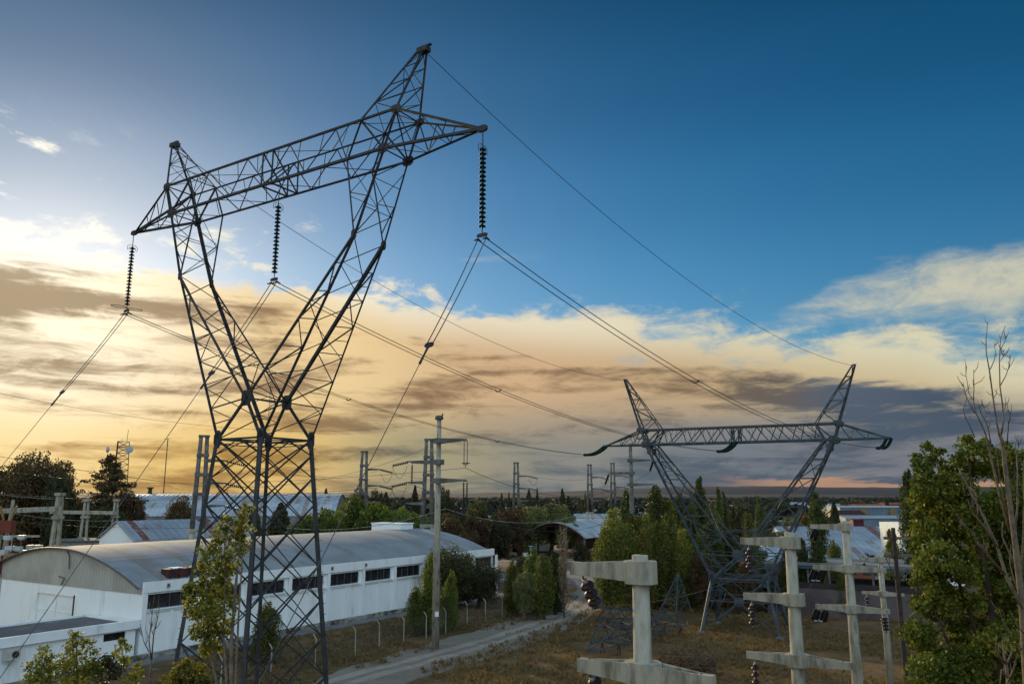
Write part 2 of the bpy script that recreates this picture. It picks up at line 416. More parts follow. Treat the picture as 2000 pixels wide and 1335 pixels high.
sheet('gravel_road', [G(500, 1390), G(640, 1318), G(830, 1258), G(960, 1222), G(1060, 1188), G(1118, 1160), G(1128, 1144), G(1112, 1128), G(1080, 1118)],
      [G(720, 1390), G(790, 1335), G(960, 1284), G(1070, 1245), G(1150, 1205), G(1183, 1172), G(1186, 1152), G(1172, 1132), G(1140, 1116)], M_GRAV, .010, jag=.3)
CL = [G(560, 1390), G(655, 1335), G(830, 1287), G(960, 1251), G(1065, 1215), G(1132, 1182), G(1155, 1160), G(1150, 1145), G(1130, 1130)]
M_RUT = gravel_mat('pale_wheel_track', (.26, .235, .195), (.32, .295, .25), (.18, .15, .115))
for s_ in (-.85, .85):
    Lp, Rp = [], []
    for i, q in enumerate(CL):
        d_ = (CL[min(i+1, len(CL)-1)]-CL[max(i-1, 0)]).normalized(); n_ = Vector((-d_.y, d_.x, 0))
        Lp.append(q+n_*(s_+.48)); Rp.append(q+n_*(s_-.48))
    sheet('wheel_track', Lp, Rp, M_RUT, .016, jag=.16)
sheet('asphalt_street', [G(700, 1142), G(960, 1136), G(1110, 1140)], [G(700, 1112), G(960, 1118), G(1120, 1126)], M_ASPH, .008)
M_KERB = mat('pale_kerb', (.50, .50, .47), (.38, .38, .35), .85, 2)
def strip(name, p, q, w, z0, z1, m, **kw):
    p, q = Vector(p), Vector(q); d = (q-p).normalized(); n = Vector((-d.y, d.x, 0))*w/2
    b = MB().prism([tuple((p+n)[:2]), tuple((p-n)[:2]), tuple((q-n)[:2]), tuple((q+n)[:2])][::-1], z0, z1)
    return tag(b.build(name, m), **kw)
strip('kerb', G(880, 1109), G(1235, 1128), .35, 0, .14, M_KERB, kind='structure')
strip('kerb', G(880, 1128), G(1010, 1132), .3, 0, .12, M_KERB, kind='structure')
strip('kerb', G(900, 1098), G(1150, 1096), .3, 0, .12, M_KERB, kind='structure')

# far hills as a real ridge of terrain
def hills(name, y0, depth, zfun, col, n=220, x0=-8900, x1=8900):
    b = MB(); rows = 9; vs = []
    for i in range(n+1):
        x = x0+(x1-x0)*i/n; h = zfun(x)
        for j in range(rows):
            f = j/(rows-1); p = math.sin(min(1, f*1.6)*math.pi/2)
            vs.append((x+40*math.sin(i*1.7+j), y0+depth*f, h*p*(1+.05*math.sin(i*.9+j*2.1))-.5))
    b.add(vs, [(i*rows+j, (i+1)*rows+j, (i+1)*rows+j+1, i*rows+j+1) for i in range(n) for j in range(rows-1)])
    return tag(b.build(name, col, smooth=True), kind='structure')
M_HILL = mat('scrub_hill', (.010, .013, .021), (.075, .085, .10), .95, .0022, lo=.56, hi=.72, streak=(1, 1, 12), detail=7)
M_HILL2 = mat('dark_scrub_plain', (.010, .014, .018), (.022, .028, .030), .95, .004, lo=.4, hi=.7)
def hz(x):
    r = math.sin(x*.0013)+.6*math.sin(x*.0031+1)+.35*math.sin(x*.0077+2)
    base = 35+55/(1+math.exp(-(x-900)/250.0))
    return base+r*5
hills('hills', 6200, 1800, hz, M_HILL)
hills('low_hills', 3800, 900, lambda x: 16+4*math.sin(x*.002)+3*math.sin(x*.0051), M_HILL2, x0=-8800, x1=8800)

# ------------------------------------------------------------------ lattice towers
def lace(b, a0, a1, c0, c1, n, w, rungs=False, x=False, start=0):
    a0, a1, c0, c1 = map(Vector, (a0, a1, c0, c1))
    for i in range(n):
        A0, A1 = a0.lerp(a1, i/n), a0.lerp(a1, (i+1)/n); C0, C1 = c0.lerp(c1, i/n), c0.lerp(c1, (i+1)/n)
        if x: b.bar(A0, C1, w); b.bar(C0, A1, w, -1)
        elif (i+start) % 2 == 0: b.bar(A0, C1, w)
        else: b.bar(C0, A1, w, -1)
        if rungs and i > 0: b.bar(A0, C0, w*.85)

def lattice_tower(name, label, c, ang, P, M, group):
    e = Vector((math.cos(ang), math.sin(ang), 0)); n = Vector((-math.sin(ang), math.cos(ang), 0)); C = Vector((c[0], c[1], 0))
    def W(s, t, z): return C+e*s+n*t+Vector((0, 0, z))
    root = thing(name, label, 'transmission tower', C, 0, group)
    Q, q, zw, zb, zt = P['Q'], P['q'], P['zw'], P['zb'], P['zt']
    wl, wc, wb = P['wl'], P['wc'], P['wb']
    def pr(name, b): return b.build(name, M, root)
    # four legs
    for sx in (-1, 1):
        for sy in (-1, 1):
            b = MB(); b.bar(W(sx*Q, sy*Q, 0), W(sx*q, sy*q, zw), wl, sx)
            for k in range(int(zw/.45)):                     # step bolts
                f = (k+.5)*.45/zw
                if sx*sy > 0:
                    p = W(sx*(Q+(q-Q)*f), sy*(Q+(q-Q)*f), zw*f); b.rod(p, p+e*(sx*.26), .012, 4)
            leg = b.build('leg', M, root)
            fb = MB(); p = W(sx*Q, sy*Q, 0); fb.lathe([(.45, -.3), (.42, .12), (.3, .28)], (p.x, p.y, 0), n=10)
            fb.build('footing', M_CONCD, leg)
    # body bracing
    b = MB()
    def leg_at(sx, sy, z): f = z/zw; k = Q+(q-Q)*f; return W(sx*k, sy*k, z)
    faces = [((-1,-1),(1,-1)), ((1,-1),(1,1)), ((1,1),(-1,1)), ((-1,1),(-1,-1))]
    if P['body'] == 'lattice':
        L = P['levels']; zs = [zw*(1-((L-i)/L)**1.3) for i in range(L+1)]
        for a, d in faces:
            for i in range(-1, L):
                z0, z1 = zs[max(i, 0)], zs[min(i+2, L)]
                if i == -1:
                    m0 = (leg_at(*a, 0)+leg_at(*d, 0))/2
                    b.bar(m0, leg_at(*d, zs[1]), wb); b.bar(m0, leg_at(*a, zs[1]), wb, -1)
                elif i+2 <= L:
                    b.bar(leg_at(*a, z0), leg_at(*d, z1), wb*1.1); b.bar(leg_at(*d, z0), leg_at(*a, z1), wb*1.1, -1)
                else:
                    m1 = (leg_at(*a, zw)+leg_at(*d, zw))/2
                    b.bar(leg_at(*a, z0), m1, wb); b.bar(leg_at(*d, z0), m1, wb, -1)
            for i in range(L-2, L-1):                        # small stays off the diagonals
                z0 = zs[i]; dz = zs[i+1]-zs[i]
                f = .25
                p = leg_at(*a, z0).lerp(leg_at(*d, z0+2*dz), f); b.bar(p, leg_at(*a, z0+dz*1.0), wb*.6)
                p = leg_at(*d, z0).lerp(leg_at(*a, z0+2*dz), f); b.bar(p, leg_at(*d, z0+dz*1.0), wb*.6)
    else:
        zm = P['zm']
        for a, d in faces:
            mid = (leg_at(*a, zm)+leg_at(*d, zm))/2
            b.bar(leg_at(*a, zw), mid, wb*1.4); b.bar(leg_at(*d, zw), mid, wb*1.4, -1)
            b.bar(leg_at(*a, .15), mid, wb*1.4); b.bar(leg_at(*d, .15), mid, wb*1.4, -1)
            b.bar(leg_at(*a, zm), leg_at(*d, zm), wb)
            for u, v in ((a, d), (d, a)):
                h = leg_at(*u, zm).lerp(mid, .5); b.bar(h, leg_at(*u, zw).lerp(mid, .55), wb*.7)
                b.bar(leg_at(*u, (zm+zw)/2), leg_at(*u, zw).lerp(mid, .55), wb*.7)
                b.bar(leg_at(*u, zm*.5), leg_at(*u, .15).lerp(mid, .5), wb*.7)
        b.bar(leg_at(-1, -1, zm), leg_at(1, 1, zm), wb*.8); b.bar(leg_at(1, -1, zm), leg_at(-1, 1, zm), wb*.8)
    pr('body_bracing', b)
    b = MB()
    for a, d in faces:
        b.bar(leg_at(*a, zw), leg_at(*d, zw), wb*1.8)
        b.bar(leg_at(*a, zw-.22), leg_at(*d, zw-.22), wb*.8)
    b.bar(leg_at(-1, -1, zw), leg_at(1, 1, zw), wb); b.bar(leg_at(1, -1, zw), leg_at(-1, 1, zw), wb)
    pr('waist_frame', b)
    # arms of the Y
    sc, tb, zc = P['scol'], P['tb'], P['zc']; tc = P['tc']; sk, zk = P['knee']; tk = P['tk']; s_in = P['sin']
    for sx in (-1, 1):
        b = MB(); K = {}
        for sy in (-1, 1):
            wst, cro = W(sx*q, sy*q, zw), W(0, sy*tc, zc)
            top = W(sx*sc, sy*tb, zb)
            if P['bracket']:
                kn = W(sx*sk, sy*tk, zk); inn = kn; out_k = kn
                fo, fi = (1.12, .72) if sx*sy < 0 else (.70, 1.12)
                b.bar(wst, kn, wc*fo, sx); b.bar(kn, top, wc*fo, sx); b.bar(cro, kn, wc*fi, -sx)
                br = W(sx*s_in, sy*tb, zb); b.bar(kn, br, wb*1.2)
                m1, m2 = kn.lerp(br, .55), kn.lerp(top, .45)
                b.bar(m1, m2, wb*.8); b.bar(m1, kn.lerp(top, .85), wb*.8); b.bar(m2, kn.lerp(br, .15), wb*.7)
                K[sy] = (wst, cro, kn, kn, top, br)
            else:
                br = W(sx*s_in, sy*tb, zb); b.bar(wst, top, wc, sx); b.bar(cro, br, wc*.9, -sx)
                K[sy] = (wst, cro, top, br, top, br)
            b.bar(cro, wst, wc*.85)
            # lower triangle waist-crotch-outer chord
            wst_, cro_, o1, i1 = K[sy][:4]
            nf = P['nf']
            f0 = .17
            oa = wst_.lerp(o1, f0)
            b.bar(cro_, oa, wb*1.1); b.bar(wst_.lerp(cro_, .5), wst_.lerp(o1, f0*.5), wb*.8)
            b.bar(wst_.lerp(cro_, .5), oa, wb*.8)
            lace(b, oa, o1 if P['bracket'] else o1, cro_, i1, nf, wb*(1.0), rungs=True, start=1 if sy > 0 else 0)
            for k in range(0, nf, 2):                        # redundant short stays
                A0, A1 = oa.lerp(o1, k/nf), oa.lerp(o1, (k+1)/nf); I0, I1 = cro_.lerp(i1, k/nf), cro_.lerp(i1, (k+1)/nf)
                if k < nf*.7: b.bar((A0+A1)/2, ((A0+I1)/2 if (k+(1 if sy > 0 else 0)) % 2 == 0 else (I0+A1)/2), wb*.6)
        a, d = K[-1], K[1]
        ns = P['ns']
        lace(b, a[0], a[2], d[0], d[2], ns, wb*.85)          # outer side
        lace(b, a[1], a[3], d[1], d[3], ns-2, wb*.85, start=1)         # inner side
        if P['bracket']:
            lace(b, a[2], a[4], d[2], d[4], 3, wb*.85, rungs=True); lace(b, a[2], a[5], d[2], d[5], 2, wb*.7, rungs=True)
        b.bar(a[4], d[4], wb*1.3)
        pr('mast_arm', b)
    # crotch ties
    b = MB()
    b.bar(W(0, -tc, zc), W(0, tc, zc), wb*1.3)
    h1 = .22
    for sy in (-1, 1):
        L_ = W(0, sy*tc, zc).lerp(W(-sk, sy*tk, zk), h1); R_ = W(0, sy*tc, zc).lerp(W(sk, sy*tk, zk), h1)
        b.bar(L_, R_, wb*.9); b.bar(L_, W(0, sy*tc, zc).lerp(R_, .4), wb*.6)
    pr('crotch_tie', b)
    # crossarm between the arms
    st, zp, sp, spi = P['stop'], P['zp'], P['sp'], P['spi']; tip = P['tip']
    b = MB(); tt = tb*.97
    for sy in (-1, 1):
        b.bar(W(-sc, sy*tb, zb), W(sc, sy*tb, zb), wc*.95, sy); b.bar(W(-st, sy*tt, zt), W(st, sy*tt, zt), wc*.75, sy)
        lace(b, W(-s_in, sy*tb, zb), W(s_in, sy*tb, zb), W(-spi, sy*tt, zt), W(spi, sy*tt, zt), P['nb'], wb*1.15, start=0 if sy < 0 else 1)
        nn = P['nb']*2
        for k in range(nn+1):                                # short verticals
            if k % 2:
                f = k/nn; a_ = W(-s_in+2*s_in*f, sy*tb, zb); u_ = W(-spi+2*spi*f, sy*tt, zt)
                b.bar(a_.lerp(u_, .5), u_, wb*.55)
        for sx in (-1, 1):
            b.bar(W(sx*s_in, sy*tb, zb), W(sx*spi, sy*tt, zt), wc*.8)
            b.bar(W(sx*spi, sy*tt, zt), W(sx*sc, sy*tb, zb), wb*1.5)
            b.bar(W(sx*sc, sy*tb, zb), W(sx*st, sy*tt, zt), wc, sx)
    lace(b, W(-sc, -tb, zb), W(sc, -tb, zb), W(-sc, tb, zb), W(sc, tb, zb), P['nb'], wb*.75)
    lace(b, W(-st, -tt, zt), W(st, -tt, zt), W(-st, tt, zt), W(st, tt, zt), P['nb']//2+2, wb*.65, start=1)
    for s0 in (-.35, .35):                                   # frames that carry the middle string
        b.bar(W(s0, -tb, zb), W(s0, tb, zb), wb*1.8); b.bar(W(s0, -tb, zb), W(s0, tt, zt), wb*1.1); b.bar(W(s0, tb, zb), W(s0, -tt, zt), wb*1.1)
        b.bar(W(s0, -tb, zb), W(s0, -tt, zt), wb*1.3); b.bar(W(s0, tb, zb), W(s0, tt, zt), wb*1.3)
    for sx in (-1, 1):
        b.bar(W(sx*sc, -tb, zb), W(sx*st, tt, zt), wb); b.bar(W(sx*sc, tb, zb), W(sx*st, -tt, zt), wb)
        b.bar(W(sx*st, -tt, zt), W(sx*st, tt, zt), wb*1.3); b.bar(W(sx*spi, -tt, zt), W(sx*spi, tt, zt), wb)
    pr('crossarm', b)
    for sx in (-1, 1):
        b = MB(); T = W(sx*tip, 0, zb)
        for sy in (-1, 1):
            B0, T0 = W(sx*sc, sy*tb, zb), W(sx*st, sy*tt, zt)
            b.bar(B0, T, wc*.9, sy); b.bar(T0, T, wc*.8, sy)
            for f0, f1 in ((.0, .3), (.3, .3), (.3, .6), (.6, .6)):
                b.bar(T0.lerp(T, f0), B0.lerp(T, f1), wb*.8) if f0 != f1 else b.bar(T0.lerp(T, f0), B0.lerp(T, f1), wb*.65)
        lace(b, W(sx*sc, -tb, zb), T.lerp(W(sx*sc, -tb, zb), .15), W(sx*sc, tb, zb), T.lerp(W(sx*sc, tb, zb), .15), 3, wb*.7, rungs=True)
        b.plate(T, e, Vector((0, 0, 1)), .5, .26, .12)
        pr('crossarm_tip', b)
        b = MB(); top4 = []
        for sy in (-1, 1):
            o0, i0 = W(sx*st, sy*tt, zt), W(sx*spi, sy*tt, zt)
            o1, i1 = W(sx*(sp+.10), sy*.12, zp), W(sx*(sp-.14), sy*.12, zp)
            b.bar(o0, o1, wc*.75, sx); b.bar(i0, i1, wb*1.15, -sx)
            lace(b, o0, o1, i0, i1, P['np'], wb*.8, rungs=True, start=0)
            top4.append((o0, o1, i0, i1))
        lace(b, top4[0][0], top4[0][1], top4[1][0], top4[1][1], P['np'], wb*.6)
        lace(b, top4[0][2], top4[0][3], top4[1][2], top4[1][3], P['np'], wb*.6, start=1)
        pr('earth_wire_peak', b)
        b = MB(); pp = W(sx*(sp+.03), 0, zp-.03)
        hs = P['cap']
        b.box(pp, (hs*1.5, hs*.9, hs*.62), ang); b.box(pp+e*(sx*hs*.2)+Vector((0, 0, hs*.45)), (hs*1.9, hs*.35, hs*.2), ang)
        pr('peak_cap', b)
    # gusset plates at the main joints
    g_ = P['gus']
    def gp(p, u, sa, sb): q_ = MB(); q_.plate(p, u, Vector((0, 0, 1)), sa, sb); pr('gusset_plate', q_)
    for sy in (-1, 1):
        gp(W(0, sy*tc*1.01, zc), e, g_*1.3, g_*1.4)
        for sx in (-1, 1):
            gp(W(sx*q, sy*(q+.01), zw), e, g_*.9, g_*1.6); gp(W(sx*(q+.01), sy*q, zw), n, g_*.8, g_*1.2)
            gp(W(sx*sc, sy*(tb+.01), zb), e, g_*1.2, g_*.9); gp(W(sx*st, sy*(tt+.01), zt), e, g_*1.1, g_*.7)
            gp(W(sx*sk, sy*(tk+.01), zk), e, g_*.6, g_*.9)
        if P['body'] != 'lattice':
            km = (Q+(q-Q)*P['zm']/zw); gp(W(0, sy*(km+.01), P['zm']), e, g_*1.2, g_*1.0); gp(W(sy*(km+.01), 0, P['zm']), n, g_*1.2, g_*1.0)
    return root, W

T1P = dict(Q=2.62, q=1.43, zw=15.46, zb=27.45, zt=29.1, wl=.17, wc=.125, wb=.050, body='lattice', levels=11, scol=7.35, tb=.80, zc=17.27, tc=1.15,
           knee=(5.96, 23.85), tk=.92, sin=5.25, bracket=True, nf=6, ns=7, stop=7.97, zp=31.95, sp=8.75, spi=5.97, tip=11.9, nb=8, np=4, cap=.36, gus=.5)
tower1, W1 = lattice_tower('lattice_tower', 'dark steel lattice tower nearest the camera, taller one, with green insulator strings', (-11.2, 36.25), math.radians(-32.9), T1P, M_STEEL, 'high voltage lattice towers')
T2P = dict(Q=3.6, q=2.55, zw=5.1, zb=18.3, zt=19.85, wl=.26, wc=.20, wb=.085, body='k', zm=3.05, scol=9.3, tb=.85, zc=7.25, tc=2.25,
           knee=(8.9, 17.6), tk=.95, sin=8.45, bracket=False, nf=6, ns=7, stop=9.8, zp=25.5, sp=11.6, spi=7.7, tip=14.1, nb=16, np=5, cap=.18, gus=.8)
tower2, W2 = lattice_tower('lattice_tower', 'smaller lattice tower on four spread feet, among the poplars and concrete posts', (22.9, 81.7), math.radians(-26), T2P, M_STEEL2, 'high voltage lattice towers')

# ------------------------------------------------------------------ insulator strings and conductors
def disc_profile(r, h):
    return [(.035, 0), (.055, h*.10), (.06, h*.30), (r*.75, h*.42), (r, h*.62), (r*.97, h*.68), (r*.55, h*.66), (.04, h*.78), (.03, h)]
def insulator(name, label, p, q, nd, r, md, group, rings=None, capm=None, lead=.35):
    """string of discs from p down to q"""
    p, q = Vector(p), Vector(q); d = (q-p); L = d.length; d.normalize()
    root = thing(name, label, 'insulator string', p, 0, group)
    b = MB(); b.rod(p, p+d*lead, .022, 6); b.rod(q-d*.28, q, .022, 6)
    b.lathe([(.02, 0), (.05, .04), (.02, .1)], p, d, 8)
    b.build('hanger_link', capm or M_DARK, root)
    n0 = lead; pitch = (L-lead-.28)/nd
    b = MB()
    for k in range(nd): b.lathe(disc_profile(r, pitch), p+d*(n0+pitch*k), d, 16)
    b.build('insulator_discs', md, root, smooth=False)
    b = MB()
    for k in range(nd): b.lathe([(.052, 0), (.058, pitch*.25), (.058, pitch*.33), (.02, pitch*.36)], p+d*(n0+pitch*k-.002), d, 8)
    b.build('metal_caps', capm or M_DARK, root)
    return root
def ring(b, c, a, u, ra, ru, r=.018, n=20, t0=0, t1=1):
    pts = [Vector(c)+Vector(a)*(ra*math.cos(6.28318*(t0+(t1-t0)*i/n)))+Vector(u)*(ru*math.sin(6.28318*(t0+(t1-t0)*i/n))) for i in range(n+(0 if t1-t0 >= 1 else 1))]
    b.tube(pts, r, 6, closed=(t1-t0 >= 1))
e1 = Vector((math.cos(math.radians(-32.9)), math.sin(math.radians(-32.9)), 0)); n1 = Vector((-e1.y, e1.x, 0))
UP = Vector((0, 0, 1))
LD = Vector((22.9+11.2, 81.7-36.25, 0)).normalized()          # direction of the line
sp_pts = []
lab1 = {-1: 'green glass insulator string hanging from the left crossarm tip of the near tower', 0: 'green glass insulator string hanging under the middle of the near tower crossarm',
        1: 'green glass insulator string hanging from the right crossarm tip of the near tower'}
for k, s in ((-1, -11.95), (0, 0), (1, 11.95)):
    p = W1(s, 0, 27.40); q = W1(s, 0, 27.40-4.42)
    r = insulator('insulator_string', lab1[k], p, q, 18, .145, M_GLASSG, 'insulator strings of the near tower', lead=.75)
    b = MB()                                                  # arcing horns at the top
    for sgn in (-1, 1):
        c0 = p-UP*.68
        b.tube([c0, c0+LD*(sgn*.16)+UP*.03, c0+LD*(sgn*.28)-UP*.08, c0+LD*(sgn*.27)-UP*.30, c0+LD*(sgn*.20)-UP*.26, c0+LD*(sgn*.14)-UP*.08], .013, 5)
    b.build('arcing_horn', M_DARK, r)
    b = MB()                                                  # yoke and two clamps
    b.plate(q, e1, UP, .5, .16, .03)
    for sgn in (-1, 1):
        cc = q+e1*(sgn*.2)-UP*.14; b.rod(q+e1*(sgn*.2), cc, .02, 6); b.tube([cc-LD*.2-UP*.10, cc, cc+LD*.2-UP*.05], [.03, .05, .03], 6)
    b.build('yoke_clamp', M_DARK, r)
    if k == -1:
        b = MB()
        for sgn in (-1, 1): ring(b, q+LD*(sgn*.44)+UP*.16, LD, e1, .42, .26, .017)
        b.build('grading_ring', M_DARK, r)
    sp_pts.append(q-UP*.15)

def sagline(p, q, sag, n=24):
    p, q = Vector(p), Vector(q)
    return [p.lerp(q, i/n)-UP*(4*sag*(i/n)*(1-i/n)) for i in range(n+1)]
def wire(name, label, pts, r, cat='cable', group=None, m=None, loc=None):
    b = MB().tube(pts, r, 6)
    return tag(b.build(name, m or M_WIRE, None, loc=loc if loc is not None else pts[0]), label, cat, group)

sd2 = (-LD*4.1-UP*1.05)
side = {-1: 'left', 0: 'middle', 1: 'right'}
for k, (s2, sg) in {-1: (-14.1, 1.35), 0: (0, 1.6), 1: (14.1, 1.93)}.items():
    p2 = W2(s2, 0 if k else -.85, 18.25); q2 = p2+sd2
    lb = 'dark green tension insulator pair slanting from the %s of the far pale tower crossarm' % {-1: 'left tip', 0: 'middle', 1: 'right tip'}[k]
    root = thing('tension_insulator', lb, 'insulator string', p2, 0, 'tension insulators of the far tower')
    c = MB(); perp = Vector((-LD.y, LD.x, 0))
    for sg2 in (-1, 1):
        b = MB(); off = perp*(.22*sg2); npt = 22
        for i in range(npt):
            f = i/npt; pa = p2+off+sd2*f-UP*(4*.28*f*(1-f)); f2 = (i+1)/npt; pb = p2+off+sd2*f2-UP*(4*.28*f2*(1-f2))
            b.lathe(disc_profile(.15, (pb-pa).length), pa, pb-pa, 10)
        c.rod(p2, p2+off, .03, 5); c.rod(q2+off, q2, .03, 5)
        b.build('insulator_discs', M_GLASSG, root)
    c.plate(q2, perp, LD, .6, .2, .04); c.rod(q2, q2-LD*.5, .03, 6)
    c.build('yoke_plate', M_DARK, root)
    start = sp_pts[k+1]
    root = thing('conductor_bundle', 'twin conductor running from the %s insulator of the near tower across to the far tower' % side[k], 'power line', start, 0, 'twin conductors between the two lattice towers')
    for sgn in (-1, 1):
        pts = sagline(start+e1*(.2*sgn)-UP*.02, q2-LD*.5+perp*(-.2*sgn), sg, 36)
        MB().tube(pts, .019, 6).build('conductor', M_WIRE, root)
    for f in (.36, .72):
        i = int(36*f); mid = sagline(start, q2-LD*.5, sg, 36)[i]
        MB().tube([mid-e1*.24+UP*.02, mid-e1*.1-UP*.10, mid+e1*.1-UP*.10, mid+e1*.24+UP*.02], .035, 6).build('spacer', M_DARK, root)
    # slack tail anchored to the ground
    yk = start-LD*2.9-UP*4.65; gnd = start-LD*14.3; gnd.z = .02
    root = thing('anchor_cable', 'cable tail from the %s insulator of the near tower slanting down to the ground' % side[k], 'cable', start, 0, 'anchored cable tails of the near tower')
    for sgn in (-1, 1):
        MB().tube(sagline(start+e1*(.2*sgn), yk+e1*(.13*sgn), .10, 10), .019, 6).build('twin_strand', M_WIRE, root)
    b = MB(); b.plate(yk, e1, (yk-start), .38, .22, .04); b.tube([yk, yk.lerp(gnd, .02), yk.lerp(gnd, .04)], [.05, .035, .05], 6); b.build('yoke', M_DARK, root)
    MB().tube([yk.lerp(gnd, i/8) for i in range(9)], .014, 6).build('stay_strand', M_WIRE, root)
wire('earth_wire', 'thin earth wire joining the right peaks of the two lattice towers', sagline(W1(8.9, 0, 31.8), W2(11.6, 0, 25.4), 2.6, 40), .016, 'power line', 'earth wires between the lattice towers')
wire('earth_wire', 'thin earth wire joining the left peaks of the two lattice towers', sagline(W1(-8.9, 0, 31.8), W2(-11.6, 0, 25.4), 2.6, 40), .016, 'power line', 'earth wires between the lattice towers')
# ------------------------------------------------------------------ buildings
def corr_mat(name, c1, c2, scale=8.0, dirv=(1, 0, 0), rust=None, amt=.62, bump=.5, metal=.2, rough=.5):
    """ribbed sheet metal; ribs run across dirv"""
    m = bpy.data.materials.new(name); m.use_nodes = True; t = m.node_tree; t.nodes.clear(); g = N(t)
    out = g.add('ShaderNodeOutputMaterial'); bs = g.add('ShaderNodeBsdfPrincipled'); tc = g.add('ShaderNodeTexCoord'); v = tc.outputs['Object']
    dp = g.add('ShaderNodeVectorMath', operation='DOT_PRODUCT'); t.links.new(v, dp.inputs[0]); dp.inputs[1].default_value = dirv
    w = g.m('SINE', g.m('MULTIPLY', dp.outputs['Value'], scale))
    a = g.noise(v, .35, 5, .6); b = g.noise(v, 1.7, 6, .7)
    sheetn = g.add('ShaderNodeTexWhiteNoise', noise_dimensions='1D'); t.links.new(g.m('FLOOR', g.m('MULTIPLY', dp.outputs['Value'], .95)), sheetn.inputs['W'])
    c = g.mix(g.ss(a, .35, .65), c1, c2)
    c = g.mix(g.m('MULTIPLY', sheetn.outputs[0], .16), c, tuple(x*.6 for x in c1))
    c = g.mix(g.m('MULTIPLY', g.ss(w, .2, 1.0), .25), c, tuple(x*.5 for x in c1))
    if rust: c = g.mix(g.m('MULTIPLY', g.ss(g.m('ADD', g.m('MULTIPLY', a, .5), g.m('MULTIPLY', sheetn.outputs[0], .5)), amt, amt+.05), g.ss(b, .35, .5)), c, rust)
    g.put(bs.inputs['Base Color'], c); bs.inputs['Roughness'].default_value = rough; bs.inputs['Metallic'].default_value = metal
    bp = g.add('ShaderNodeBump'); bp.inputs['Strength'].default_value = bump; bp.inputs['Distance'].default_value = .04
    g.put(bp.inputs['Height'], w); t.links.new(bp.outputs[0], bs.inputs['Normal'])
    t.links.new(bs.outputs[0], out.inputs[0]); MATS[name] = m; return m

C0 = Vector((-30.1, 67.4, 0)); DN = Vector((.545, .8385, 0)); DE = Vector((-.8385, .545, 0))   # warehouse corner, along the wall, along the gable
def Wh(m_, g_, z): return C0+DN*m_+DE*g_+UP*z
AW = math.atan2(DN.y, DN.x)
M_ROOF = corr_mat('grey_ribbed_roof', (.25, .28, .30), (.19, .215, .235), 16.0, tuple(DN), metal=0, rough=.85, bump=.25, rust=(.19, .18, .17), amt=.62)
M_GAB = corr_mat('weathered_gable_sheet', (.44, .46, .42), (.33, .345, .31), 14.0, tuple(DE), bump=.7, rough=.7)
M_WHITE2 = mat('grubby_white_wall', (.78, .85, .86), (.42, .46, .42), .88, 1.1, bump=.2, lo=.50, hi=.86, bscale=18, streak=(1, 1, .22), detail=9)
M_PANE = mat('dark_window', (.012, .014, .018), (.03, .03, .035), .15, 1.5, spec=.8)
M_FRM = mat('window_bar', (.12, .12, .12), rough=.6)
M_GREYC = mat('grey_plinth', (.17, .175, .18), (.11, .11, .11), .9, .8)

def quad_slab(b, p, q, th_dir, h0, h1):
    """wall panel from p to q (ground points), between heights, thickness vector th_dir"""
    p, q, t = Vector(p), Vector(q), Vector(th_dir)
    vs = [p+UP*h0, q+UP*h0, q+t+UP*h0, p+t+UP*h0, p+UP*h1, q+UP*h1, q+t+UP*h1, p+t+UP*h1]
    b.add(vs, [(3,2,1,0),(4,5,6,7),(0,1,5,4),(1,2,6,5),(2,3,7,6),(3,0,4,7)])

WL, WW, EV, RISE = 50.3, 26.0, 5.55, 2.75
wh = thing('warehouse', 'long white warehouse with grey arched roof and a row of high dark windows', 'warehouse', C0)
b = MB()
bay = 5.1; nb = 10; x0 = -.05
for i in range(nb):                                            # facade in bays: plinth wall, lintel and piers round real openings
    a0 = .25+bay*i; a1 = a0+bay-.02
    a1 = min(a1, WL)
    w0, w1 = a0+.35, a0+4.45
    quad_slab(b, Wh(a0, 0, 0), Wh(a1, 0, 0), DE*.3, 0, 3.85)
    quad_slab(b, Wh(a0, 0, 0), Wh(a1, 0, 0), DE*.3, 5.02, 6.0)
    quad_slab(b, Wh(a0, 0, 0), Wh(w0, 0, 0), DE*.3, 3.85, 5.02); quad_slab(b, Wh(w1, 0, 0), Wh(a1, 0, 0), DE*.3, 3.85, 5.02)
quad_slab(b, Wh(WL+.25, 0, 0), Wh(WL+.25, WW, 0), -DN*.3, 0, EV)
quad_slab(b, Wh(.25, WW, 0), Wh(WL, WW, 0), DE*.3, 0, EV)
b.build('front_wall', M_WHITE2, wh)
b = MB()
for i in range(nb+1):                                          # projecting piers and ledges
    a0 = .25+bay*i
    quad_slab(b, Wh(a0-.2, 0, 0), Wh(a0+.2, 0, 0), -DE*.16, 0, 5.2)
    if i < nb:
        quad_slab(b, Wh(a0+.2, 0, 0), Wh(a0+bay-.2, 0, 0), -DE*.12, 3.62, 3.80)
        quad_slab(b, Wh(a0+2.45, 0, 0), Wh(a0+2.75, 0, 0), -DE*.10, 0, 3.62)
quad_slab(b, Wh(0.05, 0, 0), Wh(WL+.3, 0, 0), -DE*.2, 5.2, 6.04)
b.build('pier', M_WHITE2, wh)
